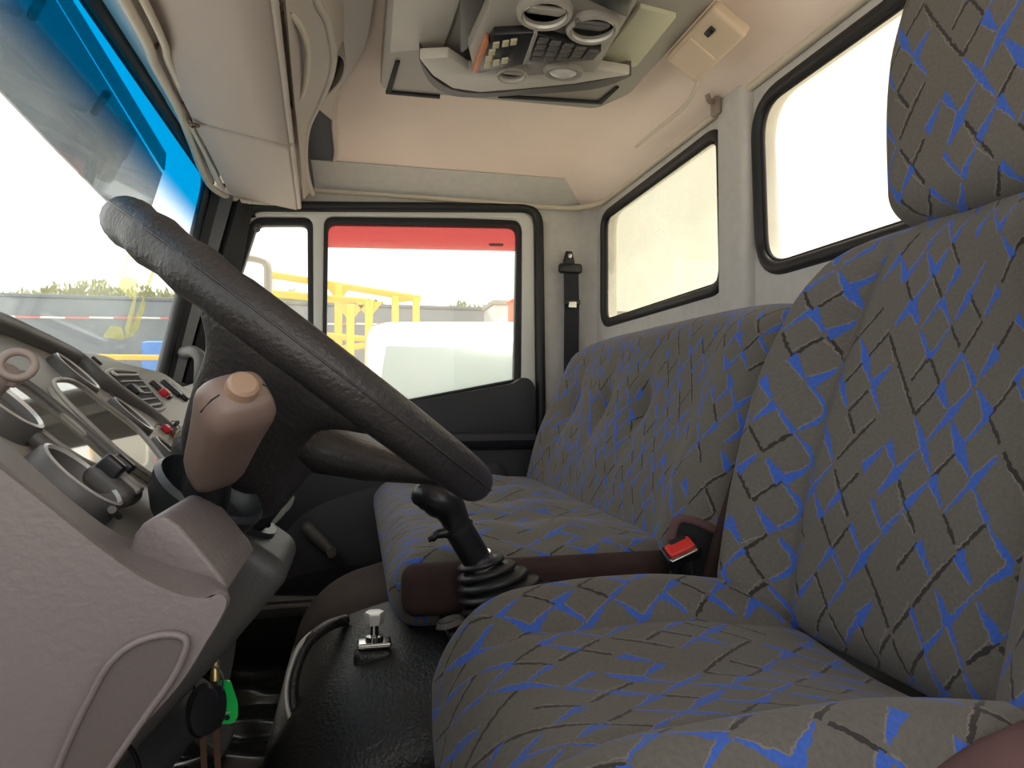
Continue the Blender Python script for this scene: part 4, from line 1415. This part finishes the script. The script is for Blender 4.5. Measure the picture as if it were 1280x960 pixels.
def vis(y, s):
    """underside of the visor row: s 0 = front edge, 1 = rear edge"""
    t = (y-0.93)/(1.95-0.93)
    f = Vector((-0.303-0.034*t, y, Zv0))
    r = Vector((-0.110-0.047*t, y, Zv1))
    p = f.lerp(r, s)
    return p


for nm, y0, y1, lb in (('a', 0.86, 1.452, 'large mauve-grey overhead sun visor nearest the camera'), ('b', 1.462, 1.955, 'smaller mauve-grey sun visor by the passenger door')):
    t_ = thing('sun_visor', lb, 'sun visor', vis((y0+y1)/2, 0.0), 'sun visors above the windscreen')
    rings = []
    ys = [y0, y0+0.004]+list(np.linspace(y0+0.02, y1-0.02, 8))+[y1-0.004, y1]
    for i, y in enumerate(ys):
        k = 0.6 if i in (0, len(ys)-1) else 1.0
        rg = []
        for s, h in ((0.0, 0.006), (0.01, 0.0), (0.3, -0.002), (0.7, -0.002), (0.97, 0.0), (1.0, 0.006), (1.0, 0.014), (0.97, 0.020), (0.5, 0.022), (0.01, 0.018), (0.0, 0.012)):
            p = vis(y, s)
            rg.append(p+Vector((0, 0, 0.010+(h-0.010)*k)))
        rings.append(rg)
    loft('visor_pad', rings, 'visor', t_, angle=50)
    tube('edge_piping', [vis(y, 1.0)+Vector((0.002, 0, 0.010)) for y in np.linspace(y0+0.004, y1-0.004, 8)], 0.0065, 'shelf', t_, seg=8)
    hy = y1-0.012 if nm == 'a' else y0+0.03
    tube('hinge_rod', [vis(y0+0.02, 0)+Vector((-0.012, 0, 0.008)), vis(y1-0.02, 0)+Vector((-0.012, 0, 0.008))], 0.005, 'trim', t_, seg=8)
    if nm == 'a':
        hk = vis(1.455, 0.02)+Vector((0.0, 0, -0.006))
        tube('hinge_hook', [hk+Vector((0.008*math.cos(a), 0.008*math.sin(a), -0.002)) for a in np.linspace(0, 2*math.pi, 16, endpoint=False)], 0.003, 'screw', t_, seg=6, closed=True)

os_ = thing('overhead_shelf', 'curved grey overhead storage shelf above the sun visors', 'shelf', (-0.08, 1.4, 0.55))
lip1 = spl([at(px, py, z=zz) for px, py, zz in ((386, -60, 0.590), (395, 0, 0.590), (408, 25, 0.590), (416, 67, 0.590), (412, 96, 0.590), (399, 127, 0.590), (384, 160, 0.590), (381, 197, 0.588), (385, 225, 0.585), (391, 242, 0.582))], 5)
lip2 = spl([at(px, py, z=zz) for px, py, zz in ((470, -60, 0.655), (464, 0, 0.655), (458, 42, 0.655), (444, 76, 0.655), (422, 112, 0.655), (418, 124, 0.655), (416, 157, 0.655), (419, 194, 0.652), (408, 216, 0.645), (398, 238, 0.612))], 5)
tube('shelf_lip', lip1, 0.0075, 'shelf', os_, seg=10)
tube('shelf_trim', lip2, 0.005, 'shelf', os_, seg=10)
rA = [vis(p.y if p.y < 1.94 else 1.94, 1.0)+Vector((0.012, 0, 0.03)) for p in lip1]
rB = [a.lerp(b, 0.55)+Vector((0, 0, 0.012)) for a, b in zip(rA, lip1)]
loft('shelf_face', [rA, rB, lip1], 'shelf', os_, closed=False, thick=0.004)
nn = min(len(lip1), len(lip2))
k_ = 30
upA = [a.lerp(b, 0.35)+Vector((0, 0, 0.03)) for a, b in zip(lip1, lip2)]
loft('shelf_back', [lip1[:k_], upA[:k_], lip2[:k_]], 'shelf', os_, closed=False, thick=0.004)
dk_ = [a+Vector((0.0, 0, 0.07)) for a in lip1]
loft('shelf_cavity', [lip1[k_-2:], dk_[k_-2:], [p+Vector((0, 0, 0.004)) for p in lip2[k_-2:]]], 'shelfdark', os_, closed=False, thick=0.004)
# darker rounded cheek behind the lip
ck = spl([at(px, py, z=0.605) for px, py in ((414, 66), (428, 70), (433, 82), (428, 100), (412, 118), (396, 135))], 5)
loft('shelf_cheek', [ck, [p+Vector((-0.006, 0.0, 0.05)) for p in ck]], 'console', os_, closed=False, thick=0.004)
# strap handle in a recess
hp_ = spl([at(px, py, z=0.556) for px, py in ((358, 11), (374, 31), (382, 50), (385, 70), (383, 95), (377, 118), (368, 131))], 5)
hd_ = thing('shelf_handle', 'pale curved pull handle on the front of the overhead shelf', 'handle', at(380, 80, z=0.572))
tube('grip', hp_, 0.0055, 'trim', hd_, seg=10)
loft('handle_recess', [[p+Vector((-0.002, 0, 0.006)) for p in hp_], [p+Vector((-0.045, 0, 0.014)) for p in hp_]], 'console', hd_, closed=False, thick=0.004)
for p in (hp_[0], hp_[-1]):
    lathe('end_screw', [(0.0, -0.008), (0.007, -0.006), (0.009, 0.004)], 'screw', frame(p, (0, 0, 1)), hd_, seg=12)

# ================================================================== OVERHEAD CONSOLE
oc = thing('overhead_console', 'grey roof console with round vents, keypad and reading lamp', 'console', (0.3, 1.05, 0.60))
CZ = 0.622


def c2(px, py, z=CZ):
    return at(px, py, z=z)


cpoly = rpoly([(0.045, 1.395), (0.045, 0.62), (0.548, 0.62), (0.548, 1.30), (0.505, 1.385)], [0.03, 0.03, 0.03, 0.02, 0.02], 5)
prism('console_base', cpoly, lambda a, b, t: Vector((a, b, CZ+t)), 0.045, 'console', oc, bevel=0.006)


def cplate(name, pix, z, th, mat, bev=0.003, rad=0.0, parent=None):
    pts_ = [c2(a, b, z) for a, b in pix]
    pl2 = [(p.x, p.y) for p in pts_]
    if rad:
        pl2 = rpoly(pl2, rad, 4)
    return prism(name, pl2, lambda a, b, t: Vector((a, b, z+t)), th, mat, parent or oc, bevel=bev)


cplate('left_panel', ((495, -40), (590, -40), (555, 60), (487, 67)), CZ-0.006, 0.012, 'consolelight', 0.003)
cplate('right_panel', ((740, 88), (800, 10), (846, 22), (796, 84)), CZ-0.008, 0.014, 'panelgreen', 0.003)
cplate('front_slot_panel', ((494, 78), (500, 78), (489, 116), (550, 121), (550, 124), (482, 118)), CZ-0.004, 0.008, 'blackmatt', 0.001)
cplate('rear_slot_panel', ((622, 123), (752, 131), (774, 110), (770, 110), (748, 128), (640, 121)), CZ-0.004, 0.008, 'blackmatt', 0.001)
# sweeping tray
tray = spl([Vector((a, b, 0)) for a, b in ((524, 74), (540, 96), (565, 112), (600, 117), (650, 113), (720, 106), (785, 94), (778, 100), (740, 112), (650, 119), (590, 122), (556, 117), (535, 100))], 3, closed=True)
cplate('tray_rim', [(p.x, p.y) for p in tray], CZ-0.035, 0.035, 'dashdark', 0.0)
tf = ((524, 74), (560, 72), (585, 88), (640, 92), (740, 86), (788, 94), (720, 105), (650, 112), (600, 116), (566, 111), (541, 95))
cplate('tray_face', tf, CZ-0.038, 0.02, 'consolelight', 0.003)
# raised module carrying vents and keypad
cplate('module', ((600, -60), (610, 10), (585, 62), (592, 92), (640, 98), (745, 92), (800, 0), (830, -60)), CZ-0.050, 0.05, 'console', 0.008)
mz = CZ-0.052
cplate('module_shadow_gap', ((575, -20), (610, -20), (603, 40), (586, 62), (575, 70)), CZ-0.03, 0.03, 'dashdark', 0.006)
cplate('switch_panel', ((735, -20), (800, -20), (788, 8), (785, 24), (730, 0)), mz-0.006, 0.02, 'black', 0.004)


def rvent(px, py, r, lid):
    c = c2(px, py, mz)
    f4 = frame(c, (0, 0, -1), (1, 0, 0))
    v = lathe('round_vent', [(r*0.78, -0.006), (r*0.80, 0.006), (r*0.90, 0.010), (r, 0.007), (r*1.04, -0.004)], 'console', f4, oc, seg=32)
    lathe('vent_throat', [(0.0, -0.002), (r*0.80, -0.002), (r*0.80, -0.008), (0.0, -0.008)], 'blackmatt', f4, v, seg=28)
    lathe('vent_lip', [(r*0.77, 0.004), (r*0.80, 0.008), (r*0.84, 0.006), (r*0.80, 0.002)], 'bright', f4, v, seg=32, closed=True)
    rbox('vent_blade', (r*0.66, r*0.40 if not lid else r*0.52, 0.004), 0.003, 'console' if not lid else 'charcoal', f4 @ Matrix.Translation((0.0 if not lid else -r*0.2, r*0.15, 0.002)) @ Matrix.Rotation(0.35, 4, 'X'), v, n=(4, 3, 2), K=3)
    return v


rvent(681, 14, 0.041, False)
rvent(741, 33, 0.041, True)
rvent(640, 90, 0.028, False)
lm = lathe('lamp_rim', [(0.024, 0.0), (0.027, 0.006), (0.033, 0.006), (0.036, -0.002)], 'console', frame(c2(704, 89, mz), (0, 0, -1)), oc, seg=28, sy=0.75)
lathe('lamp_lens', [(0.0, 0.010), (0.014, 0.009), (0.024, 0.004), (0.026, -0.002)], 'lens', frame(c2(704, 89, mz), (0, 0, -1)), lm, seg=28, sy=0.75)
# keypad unit and ribbed speaker
ku = thing('keypad_unit', 'black overhead keypad unit with ivory buttons and orange edge', 'keypad', c2(635, 65, mz-0.03))
kz = mz-0.012


def kplate(name, pix, z, th, mat, bev=0.002, parent=None):
    pts_ = [at(a, b, z=z) for a, b in pix]
    return prism(name, [(p.x, p.y) for p in pts_], lambda a, b, t: Vector((a, b, z+t)), th, mat, parent or ku, bevel=bev)


kplate('keypad_body', ((617, 44), (668, 41), (656, 80), (600, 92), (592, 90)), kz, 0.014, 'black')
kplate('copper_edge', ((607, 52), (611, 54), (597, 92), (590, 92)), kz-0.002, 0.014, 'copper', 0.001)
kplate('display', ((628, 65), (643, 62), (640, 72), (624, 75)), kz-0.001, 0.004, 'blackmatt', 0.0005)
for kx, ky in ((620, 58), (632, 56), (642, 54), (615, 67), (611, 75), (609, 83), (620, 80), (631, 77)):
    kplate('keypad_button', ((kx-3.5, ky-3), (kx+4.5, ky-4), (kx+3.5, ky+2.5), (kx-4.5, ky+3.5)), kz-0.003, 0.005, 'key_ivory', 0.0008)
kplate('hinge_bar', ((668, 42), (672, 44), (658, 80), (654, 82)), kz-0.004, 0.012, 'console', 0.001)
sp = thing('speaker_grille', 'black ribbed speaker grille next to the overhead keypad', 'speaker', c2(700, 70, mz-0.02))
kplate('grille_plate', ((672, 44), (752, 65), (742, 76), (656, 81)), kz, 0.014, 'black', parent=sp)
for r_ in range(4):
    for c_ in range(5):
        t = (c_+0.5)/5
        s = (r_+0.5)/4
        top = Vector((672, 46)).lerp(Vector((750, 66)), t)
        bot = Vector((660, 79)).lerp(Vector((742, 75)), t)
        p = top.lerp(bot, s)
        hh = (bot-top).length/4*0.36
        kplate('grille_rib', ((p.x-6+2, p.y-hh), (p.x+6+2, p.y-hh+1.5), (p.x+6-2, p.y+hh+0.5), (p.x-6-2, p.y+hh)), kz-0.003, 0.005, 'charcoal', 0.001, parent=sp)

# ------------------------------------------------------------------ cab lamp with switch on the rear cove
lb = thing('cabin_lamp', 'yellowed plastic cabin lamp box with black switch on the roof cove', 'lamp', at(888, 60, Y=1.12))
lc = Vector((0.672, 1.06, 0.622))
cove = Vector((-0.55, 0, -0.83)).normalized()
lc = at(882, 55, Y=1.05)
f4 = frame(lc, cove, (0, 1, 0))
rbox('lamp_body', (0.085, 0.036, 0.012), 0.008, 'beigebox', f4, lb, n=(6, 4, 2))
rbox('switch', (0.011, 0.0055, 0.004), 0.002, 'black', f4 @ Matrix.Translation((-0.045, -0.012, 0.0125)), lb, n=(2, 2, 2))
rbox('lamp_lens', (0.040, 0.030, 0.006), 0.004, 'beigebox', f4 @ Matrix.Translation((0.035, 0.0, 0.009)), lb, n=(4, 4, 2))
cbl = [at(px, py, Y=y) for px, py, y in ((872, 92, 1.14), (871, 106, 1.15), (862, 125, 1.19), (848, 140, 1.25), (820, 163, 1.37), (795, 183, 1.5))]
tube('lamp_cable', spl(cbl, 5), 0.004, 'trim', lb, seg=8)

# coat hook and blanking plug on the centre post
hkp = at(895, 130, x=RX-0.03)
ho = thing('coat_hook', 'brown plastic coat hook on the post above the rear windows', 'hook', hkp)
rbox('hook_plate', (0.006, 0.014, 0.024), 0.005, 'ringhook', Matrix.Translation(hkp+Vector((0.000, 0, 0))), ho, n=(2, 3, 4))
tube('hook_arm', spl([hkp+Vector((0.0, -0.002, 0.010)), hkp+Vector((-0.016, -0.006, 0.0)), hkp+Vector((-0.024, -0.008, 0.014))], 4), 0.005, 'ringhook', ho, seg=8)
plg = lathe('blanking_plug', [(0.0, 0.005), (0.007, 0.004), (0.009, 0.0)], 'consolelight', frame(at(915, 312, x=RX-0.024), (-1, 0, 0)), None, seg=16)
tag(plg, 'small grey round plug on the post between the rear windows', 'plug')

# yellow reflection in the windscreen, painted as flat coloured pieces on the glass
dc = thing('windshield_reflection', 'pale yellow seat-shaped painted reflection on the windscreen', 'painted reflection', ws(160, 425))
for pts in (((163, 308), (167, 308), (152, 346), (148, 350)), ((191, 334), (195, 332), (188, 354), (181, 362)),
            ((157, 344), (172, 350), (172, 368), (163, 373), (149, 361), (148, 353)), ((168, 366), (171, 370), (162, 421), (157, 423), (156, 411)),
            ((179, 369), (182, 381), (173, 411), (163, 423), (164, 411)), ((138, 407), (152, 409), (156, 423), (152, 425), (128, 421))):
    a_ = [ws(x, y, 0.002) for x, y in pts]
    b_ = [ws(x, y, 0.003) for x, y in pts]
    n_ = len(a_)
    mk('reflection_piece', a_+b_, [tuple(range(n_)), tuple(range(n_, 2*n_))]+[(k, (k+1) % n_, n_+(k+1) % n_, n_+k) for k in range(n_)], 'painted_reflection', dc, smooth=False)

# smoked sun visor outside, above the windscreen
ev = thing('exterior_visor', 'smoked acrylic sun visor outside the top of the windscreen', 'sun visor', ws(140, 250, -0.14))
for pix in (((-170, -70), (0, 112), (70, 186), (135, 252), (188, 264), (203, 217), (129, 96), (70, 0), (14, -100)),
            ((206, 213), (208, 192), (152, 99), (91, 0), (32, -100), (19, -100), (75, 0), (133, 95))):
    vp = [ws(px, py, -0.14) for px, py in pix]
    n_ = len(vp)
    mk('visor_panel', vp+[p-WN*0.006 for p in vp], [tuple(range(n_)), tuple(range(n_, 2*n_))]+[(k, (k+1) % n_, n_+(k+1) % n_, n_+k) for k in range(n_)], 'smoke', ev, smooth=False)
for a_, b_ in (((118, 140), (133, 118)), ((40, 20), (50, 0))):
    tube('visor_bracket', [ws(*a_, -0.13), ws(*b_, -0.03)], 0.008, 'charcoal', ev, seg=8)

# door mirror frame outside the quarter light
mi = thing('door_mirror', 'grey door mirror outside the quarter window', 'mirror', at(325, 365, Y=2.45))
mp = [at(px, py, Y=2.45) for px, py in ((270, 318), (303, 321), (326, 325), (334, 332), (335, 350), (335, 400))]
tube('mirror_frame', spl(mp, 5), 0.014, 'console', mi, seg=10)
tube('mirror_arm', [at(250, 345, Y=2.46), Vector((-0.52, 2.28, 0.30)), Vector((-0.44, 2.09, 0.28))], 0.014, 'console', mi, seg=8)
mb = rpoly([(p.x, p.z) for p in (at(240, 384, Y=2.47), at(326, 385, Y=2.47), at(333, 392, Y=2.47), at(333, 440, Y=2.47), at(240, 440, Y=2.47))], 0.02, 4)
prism('mirror_head', mb, lambda a, b, t: Vector((a, 2.455+t, b)), 0.05, 'truckwhite', mi, bevel=0.006)

# ================================================================== OUTSIDE
GZ = -1.95
g_ = box('ground', (-40, -30, GZ-0.2), (40, 60, GZ), 'ground', bevel=0)
struct(g_)
WY = 14.0
zt = at(445, 383, Y=WY).z
wl_ = box('boundary_wall', (-16, WY, GZ), (14, WY+0.25, zt), 'wallgrey', bevel=0.03)
struct(wl_)
box('wall_coping', (-16, WY-0.03, zt), (14, WY+0.28, zt+0.06), 'wallgrey', wl_, bevel=0.01)
zs = at(445, 406, Y=WY).z
tp_ = thing('barrier_tape', 'red and white barrier tape strung along the dark wall', 'tape', (0, WY-0.05, zs))
for i in range(75):
    x0 = -16+i*0.4
    sag = 0.02*math.sin(x0*1.3)
    box('tape_red' if i % 2 else 'tape_white', (x0, WY-0.06, zs+sag), (x0+0.4, WY-0.05, zs+sag+0.035), 'tape_red' if i % 2 else 'tape_white', tp_, bevel=0)


def reeds(name, x, y, h, wd_, n, mat, label, grp):
    V, Fc = [], []
    for i in range(n*3):
        bx = x+random.uniform(-wd_, wd_)*0.62
        by = y+random.uniform(-0.15, 0.15)
        hh = 0.42*h*random.uniform(0.35, 1.0)*(1-0.6*abs(bx-x)/wd_)
        ln = random.uniform(-0.12, 0.12)
        for k in range(5):
            z0 = zt-0.12+hh*k/5+random.uniform(0, 0.05)
            a = random.uniform(0, 6.28)
            l_ = random.uniform(0.08, 0.18)
            c = Vector((bx+ln*k/5, by, z0))
            d = Vector((math.cos(a)*0.6, math.sin(a)*0.3, random.uniform(0.6, 1.6))).normalized()*l_
            s = d.cross(Vector((0, 1, 0))).normalized()*l_*0.16
            m_ = len(V)
            V += [c, c+d*0.5+s, c+d, c+d*0.5-s]
            Fc.append((m_, m_+1, m_+2, m_+3))
        m_ = len(V)
        V += [Vector((bx, by, GZ)), Vector((bx+0.02, by, GZ)), Vector((bx+ln, by, zt-0.1+hh))]
        Fc.append((m_, m_+1, m_+2))
    o = mk(name, V, Fc, mat, None, smooth=False, recalc=False)
    tag(o, label, 'bush', grp)
    return o


for px, hh, ww, nn_, lab_ in ((35, 1.0, 0.5, 26, 'low reed clump above the wall, leftmost through the windscreen'),
                              (72, 1.5, 0.5, 34, 'tall reed clump left of the tallest clump above the wall'),
                              (118, 1.8, 0.8, 60, 'tallest reed clump above the wall, left of the yellow painted reflection'),
                              (178, 1.5, 0.8, 46, 'reed clump behind the yellow painted reflection on the windscreen'),
                              (212, 1.2, 0.6, 30, 'reed clump above the wall beside the windscreen pillar'),
                              (368, 1.5, 0.7, 46, 'leafy bush behind the wall seen in the quarter window'),
                              (450, 1.1, 0.7, 36, 'leafy bush behind the yellow racks'),
                              (575, 1.0, 0.5, 26, 'small leafy bush above the white truck'),
                              (612, 1.2, 0.5, 30, 'leafy bush left of the white box above the wall')):
    p = at(px, 380, Y=WY+1.2)
    reeds('reed_clump', p.x, WY+1.2, hh, ww, nn_, 'leaf' if px < 300 else 'leaf2', lab_, 'plants behind the wall')


def bar(nm, p0, p1, Y0, Y1, th, par):
    a, b = at(*p0, Y=Y0), at(*p1, Y=Y1)
    d = (b-a)
    f_ = frame((a+b)/2, d, (0, 1, 0))
    rbox(nm, (th, th, d.length/2+th), th*0.2, 'yellow', f_, par, n=(2, 2, 2), K=1)


gzr = GZ
ra = thing('stacking_rack', 'yellow steel stacking rack with two front posts beside the white truck', 'rack', at(440, 520, Y=8.0), 'yellow racks')
for p, y in (((423, 357), 8.6), ((438, 381), 8.0), ((461, 377), 8.0)):
    a = at(*p, Y=y)
    rbox('post', (0.045, 0.045, (a.z-gzr)/2), 0.008, 'yellow', Matrix.Translation((a.x, y, (a.z+gzr)/2)), ra, n=(2, 2, 2), K=1)
    for s in (-1, 1):
        mk('gusset', [Vector((a.x, y-0.03, a.z)), Vector((a.x+s*0.16, y-0.03, a.z)), Vector((a.x, y-0.03, a.z-0.2)), Vector((a.x, y+0.03, a.z)), Vector((a.x+s*0.16, y+0.03, a.z)), Vector((a.x, y+0.03, a.z-0.2))], [(0, 1, 2), (3, 4, 5), (0, 1, 4, 3), (1, 2, 5, 4), (2, 0, 3, 5)], 'yellow', ra, smooth=False)
bar('rail', (320, 365), (461, 378), 8.6, 8.0, 0.04, ra)
bar('rail', (400, 419), (482, 426), 8.0, 8.0, 0.035, ra)
bar('rail', (425, 436), (461, 431), 8.0, 8.0, 0.035, ra)
rb_ = thing('stacking_rack', 'yellow steel stacking rack with long sloping top rail, nearer the wall', 'rack', at(500, 500, Y=9.2), 'yellow racks')
for p in ((336, 343), (494, 371), (520, 373)):
    a = at(*p, Y=9.2)
    rbox('post', (0.045, 0.045, (a.z-gzr)/2), 0.008, 'yellow', Matrix.Translation((a.x, 9.2, (a.z+gzr)/2)), rb_, n=(2, 2, 2), K=1)
bar('rail', (336, 343), (522, 373), 9.2, 9.2, 0.04, rb_)
bar('rail', (494, 376), (520, 372), 9.2, 9.2, 0.03, rb_)

# blue drum and yellow rail ahead of the truck
bd = at(205, 440, Y=11)
o = lathe('blue_drum', [(0.0, 0.9), (0.27, 0.9), (0.30, 0.88), (0.29, 0.6), (0.305, 0.58), (0.29, 0.56), (0.29, 0.3), (0.30, 0.02), (0.28, 0.0), (0.0, 0.0)], 'blue', Matrix.Translation((bd.x, 11, at(205, 428, Y=11).z-0.9)), None, seg=20)
tag(o, 'blue plastic drum ahead of the truck beside the pillar', 'drum')
bx0 = at(205, 460, Y=11)
o = box('drum_stand', (bx0.x-0.5, 10.7, GZ), (bx0.x+0.5, 11.3, at(205, 428, Y=11).z-0.9), 'wallgrey', bevel=0.02)
tag(o, 'grey block under the blue drum', 'block')
yr = thing('yellow_rail', 'yellow guard rail in front of the blue drum', 'rail', at(190, 460, Y=10))
ry = at(190, 447, Y=10)
rbox('rail', (1.6, 0.03, 0.035), 0.01, 'yellow', Matrix.Translation((ry.x-0.6, 10, ry.z)), yr, n=(2, 2, 2), K=1)
for dx in (-2.0, 0.8):
    rbox('post', (0.035, 0.03, (ry.z-GZ)/2), 0.01, 'yellow', Matrix.Translation((ry.x+dx, 10, (ry.z+GZ)/2)), yr, n=(2, 2, 2), K=1)

# white box and orange post on the skyline
wb = at(620, 390, Y=12)
o = thing('white_cabin', 'white site box above the wall behind the white truck', 'cabin', (wb.x, 12, GZ))
z0, z1 = GZ, at(620, 376, Y=12).z
box('cabin_body', (at(616, 390, Y=12).x, 11.9, z0), (at(638, 390, Y=12).x, 12.9, z1-0.08), 'truckwhite', o, bevel=0.02)
box('cabin_roof', (at(614, 390, Y=12).x, 11.85, z1-0.08), (at(639, 390, Y=12).x, 12.95, z1), 'console', o, bevel=0.01)
o = thing('orange_machine', 'orange painted machine arm beside the white site box', 'machine', at(643, 400, Y=11))
box('arm', (at(638, 390, Y=11).x, 10.8, GZ), (at(652, 390, Y=11).x, 11.2, at(640, 378, Y=11).z), 'orange', o, bevel=0.02)
box('arm_cap', (at(636, 390, Y=11).x, 10.75, at(640, 378, Y=11).z), (at(654, 390, Y=11).x, 11.25, at(640, 376, Y=11).z), 'orange', o, bevel=0.01)

# white truck parked alongside, facing us
wt = thing('white_truck', 'white truck cab parked outside beyond the passenger door', 'truck', (1.1, 4.6, GZ))
TY = 4.2


def tw(px, py, y=TY):
    return at(px, py, Y=y)


xl = tw(467, 460).x
ztop = tw(590, 402, TY+0.5).z
zgt, zgb = tw(560, 432).z, tw(560, 500).z
xr = xl+1.95
sec = []
# side profile (y, z) lofted across the width, with rounded ends
prf = [(TY-0.10, GZ+0.5), (TY-0.14, -0.6), (TY-0.10, zgb-0.10), (TY+0.0, zgb), (TY+0.17, zgt), (TY+0.24, zgt+0.08), (TY+0.40, ztop-0.02), (TY+0.70, ztop+0.01), (TY+1.5, ztop), (TY+1.65, ztop-0.1), (TY+1.7, -0.5), (TY+1.7, GZ+0.5)]
for x, k in ((xl-0.03, 0.90), (xl, 0.96), (xl+0.10, 0.99), (xl+0.35, 1.0), (xl+0.97, 1.012), (xr-0.35, 1.0), (xr-0.10, 0.99), (xr, 0.96), (xr+0.03, 0.90)):
    yc, zcn = TY+0.8, -0.5
    sec.append([Vector((x, yc+(y-yc)*k, zcn+(z-zcn)*k)) for y, z in prf])
loft('cab_body', sec, 'truckwhite', wt, angle=50)
gq = [Vector((x, y, z)) for x, y, z in ((xl+0.03, TY-0.012, zgb+0.0), (xr-0.03, TY-0.012, zgb), (xr-0.08, TY+0.160, zgt), (xl+0.08, TY+0.160, zgt))]
nrm = (gq[1]-gq[0]).cross(gq[3]-gq[0]).normalized()
if nrm.y > 0:
    nrm = -nrm
gq2 = [p+nrm*0.012 for p in gq]
mk('cab_windscreen', [p-nrm*0.01 for p in gq]+gq2, [(0, 1, 2, 3), (4, 5, 6, 7), (0, 1, 5, 4), (1, 2, 6, 5), (2, 3, 7, 6), (3, 0, 4, 7)], 'truckglass', wt, bevel=0.008)
box('bumper', (xl-0.05, TY-0.25, GZ+0.35), (xr+0.05, TY+0.1, GZ+0.75), 'console', wt, bevel=0.04)
box('grille', (xl+0.4, TY-0.17, -0.95), (xr-0.4, TY-0.05, -0.55), 'black', wt, bevel=0.02)
for x in (xl+0.12, xr-0.12):
    lathe('tyre', [(0.20, -0.13), (0.42, -0.13), (0.46, -0.09), (0.46, 0.09), (0.42, 0.13), (0.20, 0.13)], 'tyre', frame((x, TY+0.7, GZ+0.46), (1, 0, 0), (0, 1, 0)), wt, seg=24, closed=True)
